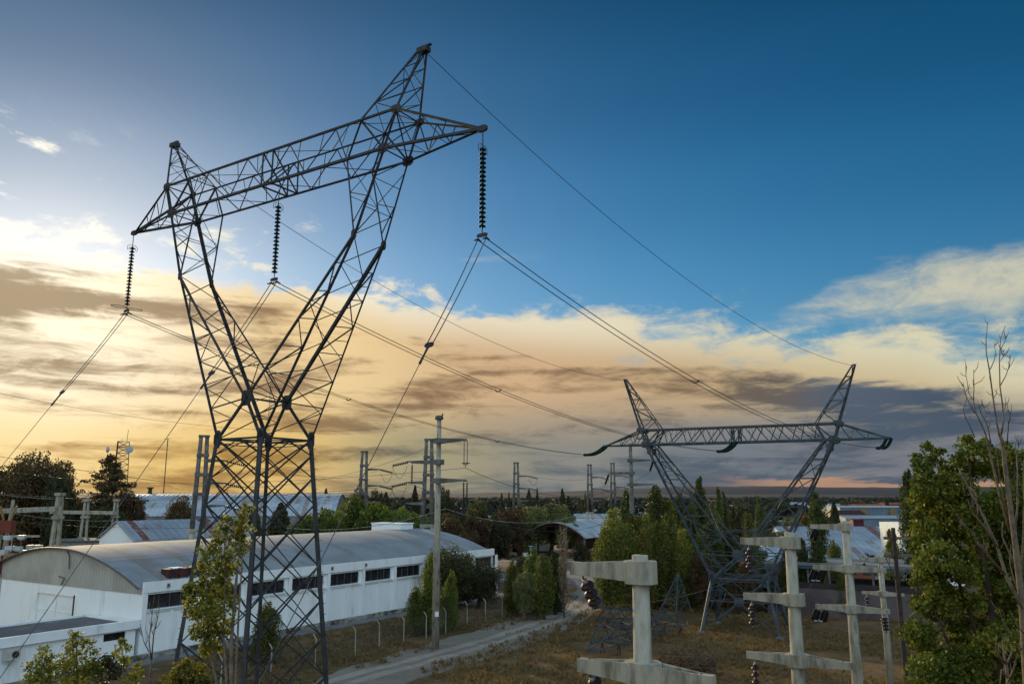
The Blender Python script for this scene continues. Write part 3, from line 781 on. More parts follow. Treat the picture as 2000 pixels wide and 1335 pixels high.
for i in range(nb):
    a0 = .25+bay*i; w0, w1 = a0+.35, a0+4.45
    p = MB(); quad_slab(p, Wh(w0, .14, 0), Wh(w1, .14, 0), DE*.04, 3.85, 5.02); wo = p.build('window', M_PANE, wh)
    p = MB()
    for k in range(5):
        x = w0+(w1-w0)*k/4; quad_slab(p, Wh(x-.03, .08, 0), Wh(x+.03, .08, 0), DE*.05, 3.86, 5.01)
    quad_slab(p, Wh(w0, .09, 0), Wh(w1, .09, 0), DE*.03, 3.86, 3.91)
    p.build('window_bar', M_FRM, wo)
    p = MB(); quad_slab(p, Wh(w0-.12, -.22, 0), Wh(w1+.12, -.22, 0), DE*.35, 3.78, 3.86); p.build('sill', M_WHITE, wo)
b = MB()                                                       # arched roof sheet
na = 28
def arc(g_): s = (g_/WW)*2-1; return EV+RISE*(1-abs(s)**2.0)
vs = []
for i in range(na+1):
    g_ = WW*i/na
    for m_, dz in ((-.35, .0), (WL+.05, .0), (WL+.05, .10), (-.35, .10)):
        vs.append(Wh(m_, .1+g_*(WW-.2)/WW, arc(g_)+dz))
fs = []
for i in range(na):
    for j in range(4): fs.append((i*4+j, i*4+(j+1) % 4, (i+1)*4+(j+1) % 4, (i+1)*4+j))
b.add(vs, fs+[(3, 2, 1, 0), (na*4, na*4+1, na*4+2, na*4+3)])
b.build('roof', M_ROOF, wh, smooth=False)
b = MB()                                                       # gable: curved sheet above, white wall below with door opening
poly = [Wh(0, WW*i/na, arc(WW*i/na)-.02) for i in range(na+1)]
vs = poly+[Wh(0, WW, 5.1), Wh(0, 0, 5.1)]; vs2 = [v+DN*.12 for v in vs]; k = len(vs)
b.add(vs+vs2, [tuple(range(k)), tuple(range(k, 2*k))[::-1]]+[(i, (i+1) % k, k+(i+1) % k, k+i) for i in range(k)])
gb = b.build('gable_sheet', M_GAB, wh)
b = MB(); b.tube([p-DN*.36+UP*.06 for p in poly], .09, 5); b.build('verge_trim', M_FRM, gb)
b = MB(); dz0, dz1 = 10.0, 16.2
quad_slab(b, Wh(.06, 0, 0), Wh(.06, dz0, 0), DN*.3, 0, 5.1); quad_slab(b, Wh(.06, dz1, 0), Wh(.06, WW, 0), DN*.3, 0, 5.1); quad_slab(b, Wh(.06, dz0, 0), Wh(.06, dz1, 0), DN*.3, 4.25, 5.1)
b.build('gable_wall', M_WHITE2, wh)
b = MB()
for a_, c_ in ((dz0, (dz0+dz1)/2-.04), ((dz0+dz1)/2+.04, dz1)):
    quad_slab(b, Wh(.22, a_, 0), Wh(.22, c_, 0), DN*.06, .02, 4.23)
    for h in (1.4, 2.8): quad_slab(b, Wh(.19, a_+.05, 0), Wh(.19, c_-.05, 0), DN*.03, h, h+.07)
dr = b.build('sliding_door', M_WHITE, wh)
b = MB(); quad_slab(b, Wh(-.02, dz0-.12, 0), Wh(-.02, dz0, 0), DN*.08, 0, 4.4); b.build('door_rail', mat('rusty_rail', (.10, .05, .03), rough=.9), dr)
b = MB(); b.tube([Wh(-.1, 11.7, 8.2), Wh(-.1, 11.2, 7.7), Wh(-.1, 11.0, 6.6)], .05, 6); b.tube([Wh(-.1, 12.6, 5.9), Wh(-.1, 11.6, 5.75), Wh(-.1, 12.1, 5.2)], .05, 6)
b.build('conduit', M_FRM, wh)
for k, a_ in enumerate((2.2, 20.9, 25.9)):
    q = MB(); q.box(Wh(a_, -.3, 5.65), (.16, .16, .3), AW); q.rod(Wh(a_, -.2, 5.7), Wh(a_, -.34, 5.78), .03); q.build('wall_lamp', M_FRM, wh)
# raised block on the far end of the roof
b = MB(); c = Wh(WL-3, 15.0, 0)
b.box((c.x, c.y, 8.35), (2.6, 5.4, 1.5), AW); b.box((c.x, c.y, 9.16), (2.8, 5.6, .12), AW)
tag(b.build('roof_block', M_WHITE, wh))
for k, (m_, lab) in enumerate(((4.0, 'rust brown tank box with a white lid on the roof edge, nearer the gable'), (6.2, 'rust brown tank box with a white lid on the roof edge, farther from the gable'))):
    loc = Wh(m_, 1.55, 6.35)
    r = thing('rooftop_tank', lab, 'roof tank', Wh(m_, 1.55, 5.85), 0, 'tank boxes on the warehouse roof')
    b = MB(); b.box((loc.x, loc.y, 6.45), (2.0, 1.1, .70), AW)
    for s_ in (-.8, 0, .8): b.box(tuple(Vector((loc.x, loc.y, 6.45))+DN*s_-DE*.57), (.07, .06, .9), AW)
    b.build('tank', mat('brown_tank', (.075, .022, .018), (.04, .015, .012), .7, 2), r)
    b = MB(); b.box((loc.x, loc.y, 6.84), (1.0, .8, .08), AW); b.build('lid', M_WHITE, r)
    b = MB()
    for s_ in (-.8, .8): b.box(tuple(Vector((loc.x, loc.y, 5.92))+DN*s_), (.15, 1.0, .3), AW)
    b.build('bearer', M_FRM, r)
# pavement along the wall
b = MB(); quad_slab(b, Wh(-16, -.05, 0), Wh(WL+6, -.05, 0), -DE*2.2, 0, .12)
tag(b.build('pavement', M_GREYC), kind='structure')
b = MB(); quad_slab(b, Wh(-1, -.2, 0), Wh(WL, -.2, 0), -DE*.35, .12, .5)
r_ = random.Random(3)
b.build('plinth', mat('stained_plinth', (.30, .31, .28), (.06, .05, .04), .95, 1.3, lo=.4, hi=.62), wh)

# flat roofed annex
ax = thing('annex', 'low white flat roofed annex in front of the arched gable, with an air conditioner', 'building', Wh(-9, 3, 0))
b = MB()
A0, A1, D_, ht = -24.0, -.25, 7.2, 2.55
quad_slab(b, Wh(A0, 0, 0), Wh(-2.9, 0, 0), DE*.25, 0, ht); quad_slab(b, Wh(-1.1, 0, 0), Wh(A1, 0, 0), DE*.25, 0, ht)
quad_slab(b, Wh(-2.9, 0, 0), Wh(-1.1, 0, 0), DE*.25, 0, 1.85); quad_slab(b, Wh(-2.9, 0, 0), Wh(-1.1, 0, 0), DE*.25, 2.42, ht)
quad_slab(b, Wh(A1, .25, 0), Wh(A1, D_, 0), -DN*.25, 0, ht); quad_slab(b, Wh(A0, D_, 0), Wh(A1, D_, 0), DE*.25, 0, ht)
b.build('wall', M_WHITE2, ax)
b = MB(); quad_slab(b, Wh(A0-.1, -.25, 0), Wh(A1+.2, -.25, 0), DE*.35, ht, 3.2); quad_slab(b, Wh(A0, D_+.05, 0), Wh(A1+.1, D_+.05, 0), DE*.25, ht, 3.02)
quad_slab(b, Wh(A1+.1, .1, 0), Wh(A1+.1, D_, 0), -DN*.2, ht, 3.1)
b.build('parapet', M_WHITE2, ax)
b = MB(); quad_slab(b, Wh(A0, .1, 0), Wh(A1-.1, .1, 0), DE*(D_-.05), ht+.01, ht+.32)
b.build('flat_roof', mat('bitumen_roof', (.10, .105, .115), (.20, .19, .17), .9, .5, lo=.5, hi=.75), ax)
p = MB(); quad_slab(p, Wh(-2.9, .1, 0), Wh(-1.1, .1, 0), DE*.04, 1.85, 2.42); p.build('window', M_PANE, ax)
ac = MB(); ac.box(Wh(-9.75, -.38, 2.05), (1.0, .38, .68), AW)
aco = tag(ac.build('air_conditioner', mat('ac_casing', (.50, .50, .44), (.42, .42, .38), .5), ax))
ac = MB(); ac.lathe([(.24, 0), (.24, .02), (.2, .03)], Wh(-9.6, -.57, 2.05), -DE, 20); ac.build('fan_grille', M_DARK, aco)

# ------------------------------------------------------------------ buildings behind the warehouse
def gable_house(name, label, c, ang, L, Wd, eave, ridge, mw, mr, cat='building', over=.3, group=None, wins=(), door=None):
    """ridge runs along ang; c is the ground centre; wins: (side, u, z, w, h) on walls: 'f' long wall nearer, 'g' gable"""
    root = thing(name, label, cat, (c[0], c[1], 0), ang, group)
    hl, hw = L/2, Wd/2
    b = MB(); vs = []
    for x in (-hl, hl):
        vs += [(x, -hw, 0), (x, hw, 0), (x, hw, eave), (x, 0, ridge), (x, -hw, eave)]
    b.add(vs, [(4,3,2,1,0), (5,6,7,8,9), (0,5,9,4), (1,2,7,6), (0,1,6,5)])
    me = b
    def put(mb, nm, m, par): 
        o = bpy.data.objects.new(nm, None)
        mesh = bpy.data.meshes.new(nm); mesh.from_pydata(mb.v, [], mb.f); mesh.materials.append(m); mesh.update()
        bpy.data.objects.remove(o); o = bpy.data.objects.new(nm, mesh); COL.objects.link(o); o.parent = par; return o
    put(me, 'wall', mw, root)
    b = MB(); s = (ridge-eave)/hw; th = .12
    for sy in (-1, 1):
        y0, z0 = sy*(hw+over), eave-s*over
        vs = []
        for x in (-hl-over, hl+over):
            vs += [(x, y0, z0+.03), (x, 0, ridge+.03), (x, 0, ridge+.03+th), (x, y0, z0+.03+th)]
        b.add(vs, [(3,2,1,0), (4,5,6,7), (0,1,5,4), (1,2,6,5), (2,3,7,6), (3,0,4,7)])
    put(b, 'roof', mr, root)
    for sd, u, z, w_, h_ in wins:
        p = MB()
        if sd == 'f': p.box((u, -hw-.02, z), (w_, .08, h_))
        elif sd == 'b': p.box((u, hw+.02, z), (w_, .08, h_))
        elif sd == 'g': p.box((-hl-.02, u, z), (.08, w_, h_))
        else: p.box((hl+.02, u, z), (.08, w_, h_))
        wo = put(p, 'window', M_PANE, root)
        f = MB()
        if sd in 'fb':
            yy = (-hw-.07) if sd == 'f' else hw+.07
            f.box((u, yy, z-h_/2), (w_+.2, .12, .1)); f.box((u, yy, z), (.06, .05, h_))
        else:
            xx = (-hl-.07) if sd == 'g' else hl+.07
            f.box((xx, u, z-h_/2), (.12, w_+.2, .1)); f.box((xx, u, z), (.05, .06, h_))
        put(f, 'sill', M_WHITE, wo)
    return root
def vault(name, label, c, ang, L, Wd, eave, rise, mw, mr, cat='shed', open_front=False, group=None, ribs=0, nposts=0):
    """arched roof building, axis along ang"""
    root = thing(name, label, cat, (c[0], c[1], 0), ang, group)
    n = 20; hl, hw = L/2, Wd/2
    def put(mb, nm, m, par):
        mesh = bpy.data.meshes.new(nm); mesh.from_pydata(mb.v, [], mb.f); mesh.materials.append(m); mesh.update()
        o = bpy.data.objects.new(nm, mesh); COL.objects.link(o); o.parent = par; return o
    ys = [-hw+Wd*i/n for i in range(n+1)]; zf = lambda y: eave+rise*(1-(y/hw)**2)
    b = MB(); vs = []
    for y in ys:
        for x, dz in ((-hl-.3, 0), (hl+.3, 0), (hl+.3, .12), (-hl-.3, .12)): vs.append((x, y*1.01, zf(y)+dz))
    b.add(vs, [(i*4+j, i*4+(j+1) % 4, (i+1)*4+(j+1) % 4, (i+1)*4+j) for i in range(n) for j in range(4)]+[(3,2,1,0), (n*4, n*4+1, n*4+2, n*4+3)])
    ro = put(b, 'roof', mr, root)
    if ribs:
        b = MB()
        for k in range(ribs+1):
            x = -hl+L*k/ribs; b.tube([(x, y, zf(y)-.2) for y in ys], .08, 5)
            b.tube([(x, y, zf(y)-.7+.3*abs(y/hw)) for y in ys], .06, 5)
        put(b, 'roof_truss', mat('rusty_truss', (.08, .035, .025), rough=.9), ro)
    if open_front:
        for k in range(nposts+1):
            for sy in (-1, 1):
                p = MB(); x = -hl+L*k/nposts; p.box((x, sy*(hw-.2), eave/2), (.35, .35, eave)); put(p, 'post', mat('brick_post', (.16, .10, .08), rough=.9), root)
        p = MB(); p.box((hl, 0, eave*.5), (.2, Wd-.8, eave)); put(p, 'back_wall', mw, root)
        p = MB(); p.box((0, -hw+.1, 1.0), (L-.6, .15, 2.0)); put(p, 'side_panel', mat('rust_panel', (.17, .08, .045), (.10, .05, .03), .8, 1.2), root)
    else:
        b = MB(); vs = []
        for x in (-hl, hl): vs += [(x, y, zf(y)-.02) for y in ys]+[(x, hw, 0), (x, -hw, 0)]
        k = n+3
        b.add(vs, [tuple(range(k))[::-1], tuple(range(k, 2*k)), (k-1, k-2, 2*k-2, 2*k-1), (0, k-1, 2*k-1, k), (n, 2*k-3+0, 2*k-2, k-2)])
        put(b, 'wall', mw, root)
    return root

M_RUSTROOF = corr_mat('zinc_roof_with_rust', (.36, .41, .46), (.28, .32, .37), 6.0, (1, 0, 0), rust=(.19, .075, .05), amt=.585)
M_PALEROOF = corr_mat('pale_zinc_roof', (.46, .53, .58), (.30, .355, .40), 6.0, (1, 0, 0), rough=.5, rust=(.27, .22, .19), amt=.64)
M_BLUEROOF = corr_mat('blue_grey_zinc_roof', (.22, .30, .36), (.28, .36, .42), 5.0, (1, 0, 0), rough=.5)
M_BRICK = mat('brick_wall', (.22, .075, .045), (.15, .06, .04), .9, 1.5)
M_CREAM = mat('cream_wall', (.48, .42, .30), (.38, .33, .24), .9, .8)
M_GREYW = mat('grey_sheet_wall', (.20, .22, .23), (.14, .15, .16), .8, .6)
M_BLUEW = corr_mat('blue_sheet_wall', (.13, .19, .24), (.10, .15, .20), 5.0, (1, 0, 0))
M_PINKW = mat('old_pinkish_wall', (.12, .10, .10), (.07, .058, .062), .95, .35, lo=.4, hi=.7)
M_TEAL = mat('teal_roof_edge', (.03, .13, .14), (.02, .09, .10), .6)
angN = AW
def mid(p, q): return (Vector(p)+Vector(q))/2

apex = at(230, 1018, 106)
gable_house('gabled_shed', 'white gabled shed with a rust patched zinc roof behind the warehouse', Vector((apex.x, apex.y, 0))+DN*9.5, angN, 19, 7.6, 7.5, 9.6, M_WHITE, M_RUSTROOF, 'shed')
c = at(330, 1056, 110)
gable_house('lean_shed', 'low pale roofed shed between the warehouse and the rust patched shed', (c.x+9, c.y+4), angN-.15, 30, 6, 5.9, 6.9, M_WHITE, M_PALEROOF, 'shed')
L_, R_ = at(272, 968, 186), at(668, 975, 186)
vault('arched_store', 'very long blue-white arched store behind the trees, left of the green hedge trees', ((L_.x+R_.x)/2, 186), math.radians(4), (R_-L_).length*.98, 22, 8.6, 4.6, M_GREYW, M_PALEROOF, 'warehouse')
b = MB(); p = at(292, 972, 190); b.rod((p.x, p.y, 8), (p.x, p.y, 14.6), .45, 10); b.rod((p.x, p.y, 14.6), (p.x, p.y, 14.9), .75, 10); b.rod((p.x, p.y, 13.2), (p.x, p.y, 13.4), .65, 10)
tag(b.build('chimney', M_DARK, None, loc=(p.x, p.y, 0)), 'short dark capped chimney at the left end of the long arched store', 'chimney')
# open shed with dark mouth
pL, pR = at(1016, 1050, 176), at(1150, 1050, 170)
dv = (pR-pL); dv.z = 0; Wd = dv.length; an = math.atan2(dv.y, dv.x)
axd = Vector((math.cos(math.radians(62)), math.sin(math.radians(62)), 0)); cc = mid(pL, pR)+axd*13
vault('open_shed', 'open fronted arched shed with a dark mouth and pale curved roof', (cc.x, cc.y), math.radians(62), 26, Wd*.93, 4.2, 3.1, M_PINKW, M_PALEROOF, 'shed', True, None, 6, 4)
# white houses
def hs(name, label, px, py, Y, L, Wd, eave, ridge, ang, mw, mr, wins=(), cat='building', group=None):
    p = at(px, py, Y); return gable_house(name, label, (p.x, Y), math.radians(ang), L, Wd, eave, ridge, mw, mr, cat, .25, group, wins)
hs('white_house', 'white two storey house with a small square window above the open shed', 1150, 1000, 240, 16, 9, 6.6, 7.6, 12, M_WHITE, M_PALEROOF, [('f', -4, 5, 1.6, 1.5), ('f', 3, 5, 1.6, 1.5), ('f', 0, 2, 1.2, 2)], 'house')
hs('small_house', 'small cream house with a dark gabled porch roof above the open shed', 1148, 1020, 222, 9, 7, 3.6, 5.2, 80, M_CREAM, mat('dark_tile_roof', (.07, .045, .035), rough=.9), [('g', 1.5, 2.2, 1.2, 1.2), ('g', -1.8, 2.2, 1.2, 1.2)], 'house')
hs('far_shed', 'pale flat looking shed far off behind the twin concrete poles', 1215, 990, 330, 26, 12, 6, 7.4, 6, M_WHITE, M_PALEROOF, [('f', -10, 3.5, 3, 1.5), ('f', 0, 3.5, 3, 1.5), ('f', 10, 3.5, 3, 1.5)], 'shed')
hs('far_shed', 'small white shed glimpsed through dark trees right of the tall single pole', 903, 1000, 300, 20, 10, 4.5, 6.5, 15, M_WHITE, M_PALEROOF, [('f', 0, 2.5, 3, 1.5)], 'shed')
hs('bright_shed', 'white shed with pale roof between the poplars left of the far tower arm', 1250, 990, 300, 18, 10, 6, 8, 5, M_WHITE, M_PALEROOF, [('f', 0, 3, 3, 1.5)], 'shed')
hs('bright_shed', 'white roofed shed behind the far tower, left of its right arm', 1412, 1040, 170, 12, 9, 5.0, 6.5, 10, M_WHITE, M_PALEROOF, [('f', 0, 3, 3, 1.5)], 'shed')
hs('bright_shed', 'pale roofed workshop seen between the far tower arms', 1520, 1030, 210, 20, 10, 5.0, 6.6, -8, M_WHITE, M_PALEROOF, [('f', 0, 3, 3, 1.5)], 'shed')
# right hand works
hs('blue_factory', 'blue-grey sheet clad factory hall with ochre stripes near the right edge', 1715, 1020, 265, 30, 20, 9.2, 9.6, -4, M_BLUEW, M_BLUEROOF, (), 'factory')
for k in range(3):
    p = at(1715, 1020, 265); b = MB(); b.box((p.x-8+9*k, 254.6, 6), (2.0, .1, 6.2))
    o = b.build('translucent_strip', mat('ochre_strip', (.20, .16, .08), rough=.8)); o.parent = bpy.data.objects['blue_factory']; o.matrix_parent_inverse = Matrix.Translation((-p.x, -265, 0))
hs('blue_factory', 'lower blue-grey factory wing in front of the striped hall', 1722, 1040, 235, 24, 14, 6.6, 7.2, -4, M_BLUEW, M_BLUEROOF, [('f', 3, 4, 12, .9)], 'factory')
hs('workers_house', 'cream two storey house with dark roof beside the blue-grey factory', 1652, 1010, 240, 8, 8, 7.6, 8.6, 0, M_CREAM, mat('maroon_roof', (.05, .02, .02), rough=.9), [('f', -2, 5.6, 1.5, 1.8), ('f', 1.5, 5.6, 1.2, 1.8), ('f', -1, 2.4, 1.5, 1.6)], 'house')
hs('maroon_store', 'narrow maroon sheet store standing against the blue-grey factory', 1673, 1035, 205, 2.6, 3, 6.9, 7.1, 0, mat('maroon_sheet', (.09, .012, .03), (.07, .01, .02), .6), mat('maroon_sheet', (.09, .012, .03)), (), 'shed')
hs('brick_house', 'orange brick house far off above the striped factory, left one', 1694, 1000, 330, 12, 8, 8.8, 9.4, 0, M_BRICK, M_BRICK, [('f', 0, 6, 1.5, 1.5)], 'house')
hs('brick_house', 'orange brick house far off above the striped factory, right one', 1752, 1000, 330, 13, 8, 9.4, 10, 0, M_BRICK, M_BRICK, [('f', 0, 6, 1.5, 1.5)], 'house')
hs('rusty_roof_shed', 'wide white shed with rust striped zinc roof right of the tall cross armed posts', 1668, 1062, 160, 30, 17, 4.6, 6.9, -3, M_WHITE, M_RUSTROOF, [('f', -8, 2.4, 4, 1), ('f', 6, 2.4, 4, 1)], 'shed')
hs('rusty_roof_shed', 'white shed with rust striped roof behind the dark slim trees', 1585, 1062, 165, 16, 14, 4.4, 6.6, -3, M_WHITE, M_RUSTROOF, [('f', 0, 2.4, 4, 1)], 'shed')
hs('pale_roof_shed', 'low pale roofed shed in front of the rust striped sheds', 1665, 1090, 130, 27, 16, 3.6, 5.8, -3, M_WHITE, M_PALEROOF, [('f', 0, 2.2, 5, 1)], 'shed')
hs('pale_roof_shed', 'low white roofed brick shed behind the second cross armed post', 1575, 1095, 124, 15, 12, 3.4, 5.2, -3, M_BRICK, M_PALEROOF, [('f', -3, 1.8, 2.5, 1)], 'shed')
hs('pale_roof_shed', 'small white roofed brick shed seen through the far tower waist', 1505, 1100, 122, 9, 9, 3.2, 4.8, -3, M_BRICK, M_PALEROOF, [('f', 0, 1.8, 2, 1)], 'shed')
p = at(1765, 1090, 118); b = MB(); b.box((p.x, p.y, 4.6), (3.6, 5, 9.2), .1); 
tag(b.build('white_silo_block', M_WHITE, None, loc=(p.x, p.y, 0)), 'tall narrow white wall of a building behind the wooden poles', 'building')
# long pinkish building behind the poplars: wall, dark lean-to mouth and teal eaves
p0, p1 = G(1500, 1197), G(1850, 1222)
p0.z = p1.z = 0; dd = (p1-p0).normalized(); nn = Vector((-dd.y, dd.x, 0))
lb = thing('long_building', 'long low pinkish walled building with teal eaves behind the far tower feet', 'building', p0)
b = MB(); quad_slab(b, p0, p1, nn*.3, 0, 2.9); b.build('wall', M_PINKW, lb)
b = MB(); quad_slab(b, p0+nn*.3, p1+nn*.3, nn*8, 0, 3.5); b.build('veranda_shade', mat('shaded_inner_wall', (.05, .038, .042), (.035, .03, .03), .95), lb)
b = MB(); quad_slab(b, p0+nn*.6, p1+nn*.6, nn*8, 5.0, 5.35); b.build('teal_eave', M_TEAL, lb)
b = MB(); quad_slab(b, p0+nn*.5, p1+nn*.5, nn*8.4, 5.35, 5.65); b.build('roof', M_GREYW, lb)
k = 8; T = (p1-p0).length
for i in range(k+1):
    b = MB(); q = p0+dd*(T*i/k)+nn*.9; b.box((q.x, q.y, 4.2), (.22, .22, 1.7), math.atan2(dd.y, dd.x)); b.build('veranda_post', M_CONCD, lb)
for i in range(k):
    b = MB()
    q = p0+dd*(T*(i+.5)/k)+nn*7.9
    if i % 3 != 2: b.box((q.x, q.y, 4.25), (T/k*.7, .12, .7), math.atan2(dd.y, dd.x)); b.build('clerestory_pane', M_WHITE, lb)
# small substation hut and far roofs
hs('substation_hut', 'small grey control hut between the concrete gantries', 148, 1045, 118, 6, 5, 6.6, 6.8, 30, M_GREYW, M_CONCD, [('f', -1.5, 5, 1.6, .8), ('f', -1.5, 3.2, 1.6, .8)], 'hut')
hs('barn', 'pale small roof far left behind the umbrella shaped tree', 520, 990, 400, 30, 14, 7, 9, 5, M_WHITE, M_PALEROOF, (), 'shed')

# far town: many low roofs
rt = random.Random(11)
TOWN = [(930, 985, 420), (1020, 984, 520), (1075, 986, 460), (1290, 988, 380), (1345, 985, 470), (1395, 990, 350), (1440, 984, 560), (1490, 988, 420), (1535, 992, 340), (1590, 985, 520), (1618, 994, 330), (1640, 984, 640), (1700, 984, 600), (1560, 982, 760), (880, 982, 600), (770, 984, 520), (1730, 982, 800), (1670, 983, 700)]
TL = ['white', 'pale', 'grey', 'rusty', 'bluish', 'cream']
places = ['beyond the hedge trees at the centre', 'behind the dark cypresses', 'left of the white two storey house', 'between the poplars and the far tower', 'behind the left arm of the far tower', 'between the far tower arms, nearer one',
          'between the far tower arms, farther one', 'under the right arm of the far tower', 'right of the far tower, low one', 'far out on the plain right of the far tower', 'in front of the striped factory, far left', 'far out above the cream house', 'far out above the brick houses',
          'at the foot of the hills behind the far tower', 'far out right of the tall single pole', 'far out left of the tall single pole', 'far out at the right edge of the plain', 'far out between the brick houses']
for i, (px, py, Y) in enumerate(TOWN):
    w_ = rt.uniform(12, 26); mr = [M_PALEROOF, M_RUSTROOF, M_BLUEROOF][i % 3]; mw = [M_WHITE, M_CREAM, M_GREYW][(i*2) % 3]
    hs('town_shed', '%s low shed %s' % (TL[(i*2) % 3*2 if False else [0, 3, 4][i % 3]], places[i]), px, py, Y, w_, rt.uniform(9, 14), rt.uniform(3.6, 5), rt.uniform(5.4, 7), rt.uniform(-20, 25), mw, mr, [('f', 0, 2.4, 3, 1.2)], 'shed', 'low sheds of the far town')
# ------------------------------------------------------------------ concrete posts with cross arms (right foreground)
PU = Vector((.82, -.572, 0)); PL = Vector((.572, .82, 0))       # along the arms, along the line
def conc_arm(b, c, sgn, L, h0, h1, w0, w1):
    """one tapering hollow arm from the hub c outwards"""
    d = PU*sgn
    for sd in (-1, 1):
        p0, p1 = c+d*.2+PL*(sd*w0/2), c+d*L+PL*(sd*w1/2)
        t = PL*(-sd*.075)
        tz = -h0*.20
        vs = [p0+UP*(-h0), p1+UP*(tz-h1), p1+t*.6+UP*(tz-h1), p0+t+UP*(-h0), p0, p1+UP*tz, p1+t*.6+UP*tz, p0+t]
        b.add(vs, [(3,2,1,0),(4,5,6,7),(0,1,5,4),(1,2,6,5),(2,3,7,6),(3,0,4,7)])
    e_ = c+d*(L-.02)-UP*(h0*.2+h1*.5); b.box(e_, (.34, w1*1.06, h1*1.03), math.atan2(d.y, d.x))
    # floor web
    p0, p1 = c+d*.2-UP*(h0-.06), c+d*L-UP*(h0*.2+h1*.85)
    vs = [p0-PL*w0*.4, p0+PL*w0*.4, p1+PL*w1*.4, p1-PL*w1*.4]; vs += [v-UP*.04 for v in vs]
    b.add(vs, [(0,1,2,3),(7,6,5,4),(0,4,5,1),(1,5,6,2),(2,6,7,3),(3,7,4,0)])
def conc_post(label, base, top, arms, r0=.19, scale=1.0, Ls=1.5, Ltop=None):
    root = thing('concrete_post', label, 'utility pole', base, 0, 'concrete posts with cross arms')
    b = MB(); b.rod(base, (base.x, base.y, top+.10), r0+.012*top, 24, r0); b.build('pole_shaft', M_CONC, root, smooth=True)
    for z, sides in arms:
        b = MB(); c = Vector((base.x, base.y, z))
        r = r0+.012*(top-z)+.10*scale
        # chamfered hub collar
        pts = []
        for sx, sy in ((1,.45),(.55,1),(-.55,1),(-1,.45),(-1,-.45),(-.55,-1),(.55,-1),(1,-.45)):
            q = c+PU*(sx*r*1.25)+PL*(sy*r); pts.append((q.x, q.y))
        b.prism(pts, z-.46*scale, z+.02)
        Lk = Ls; Ls_ = Ltop if (Ltop and z == arms[0][0]) else Ls
        for s_ in sides: conc_arm(b, c, s_, Ls_, .41*scale, .27*scale, r*1.7, .20*scale)
        arm = b.build('cross_arm', M_CONC, root)
        for s_ in sides:
            h = MB(); q = c+PU*(s_*(Ls_-.12))-UP*(.30*scale); h.rod(q+UP*.24, q-UP*.16, .018, 6); h.lathe([(.03, 0), (.03, .04)], q+UP*.13, UP, 8)
            h.build('hook_bolt', M_DARK, arm)
    return root
P1 = Vector((2.80, 18.0, 0)); P2 = Vector((9.84, 29.0, 0)); P3 = Vector((15.6, 38.2, 0)); P4 = Vector((24.6, 55.0, 0))
conc_post('thick grey concrete post nearest the camera, its flat top cap and two cross arms large', P1, 11.62, [(11.58, (-1,)), (9.50, (-1, 1))], .175, 1.0, 1.42, 1.56)
conc_post('second concrete post with three cross arms, in front of the far tower right foot', P2, 11.62, [(11.55, (-1,)), (9.62, (-1,)), (7.62, (-1, 1))], .178, .84, 1.62)
conc_post('third slimmer concrete post, its top arm reaching left below the cream house', P3, 11.72, [(11.70, (-1,)), (9.83, (-1, 1)), (8.05, (-1, 1))], .16, .72, 1.45)
conc_post('fourth and farthest concrete post with two thin double arms beside the dark wooden poles', P4, 8.95, [(8.92, (-1, 1)), (6.75, (-1, 1))], .15, .65, 1.15)
def armtip(P, z, s, L, sc=1.0): return P+PU*(s*(L-.12))+UP*(z-.40*sc)
def fat_string(label, p, q, nd, r, m, n2=1, gap=.3):
    p, q = Vector(p), Vector(q); d = q-p; Ln = d.length; d.normalize()
    root = thing('post_insulator', label, 'insulator string', p, 0, 'insulator strings of the concrete posts')
    lead = .13; perp = d.cross(UP).normalized() if abs(d.z) < .95 else PU
    pit = (Ln-lead-.08)/nd; zc_ = mat('zinc_cap', (.34, .38, .38), (.26, .29, .29), .5, metal=.2)
    for k2 in range(n2):
        b = MB(); c = MB()
        off = perp*((k2-(n2-1)/2)*gap)
        for k in range(nd):
            o = p+off+d*(lead+pit*k)
            b.lathe([(.05, 0), (.07, pit*.18), (r*.45, pit*.26), (r*.85, pit*.44), (r, pit*.62), (r*.97, pit*.68), (r*.72, pit*.60), (r*.66, pit*.72), (r*.42, pit*.62), (.055, pit*.80), (.04, pit)], o, d, 20)
            if k == 0: c.lathe([(.03, -.02), (r*.38, 0), (r*.42, pit*.22), (r*.2, pit*.3)], o-d*.03, d, 14)
            else: c.lathe([(.05, 0), (r*.36, .01), (r*.38, pit*.20), (.05, pit*.24)], o-d*.02, d, 12)
        b.build('insulator_discs', m, root, smooth=False); c.build('metal_caps', zc_, root)
    c = MB()
    if n2 > 1:
        c.rod(p+perp*(-gap/2), p+perp*(gap/2), .03, 6); c.rod(q+perp*(-gap/2), q+perp*(gap/2), .03, 6)
    c.rod(p-d*.02, p+d*lead, .02, 6); c.rod(q-d*.1, q, .02, 6)
    c.build('end_fitting', zc_, root)
    h = MB(); h.tube([q-PL*.12-UP*.02, q, q+PL*.12-UP*.02], [.025, .045, .025], 6); h.build('clamp', M_DARK, root)
    return root
a1 = armtip(P1, 11.58, -1, 1.56); a2 = armtip(P1, 9.50, -1, 1.42)
q1, q2 = a1+PL*.62-UP*.72, a2+PL*.62-UP*.66
fat_string('big brown insulator string slanting under the upper arm of the nearest concrete post', a1, q1, 3, .165, M_PORC)
fat_string('big brown insulator string at the bottom edge under the lower arm of the nearest post', a2, q2, 3, .165, M_PORC)
b1, b2, b3 = armtip(P2, 11.55, -1, 1.62, .84), armtip(P2, 9.62, -1, 1.62, .84), armtip(P2, 7.62, -1, 1.62, .84)
e1_, e2_, e3_ = b1-UP*.92, b2-UP*.92, b3-UP*.92
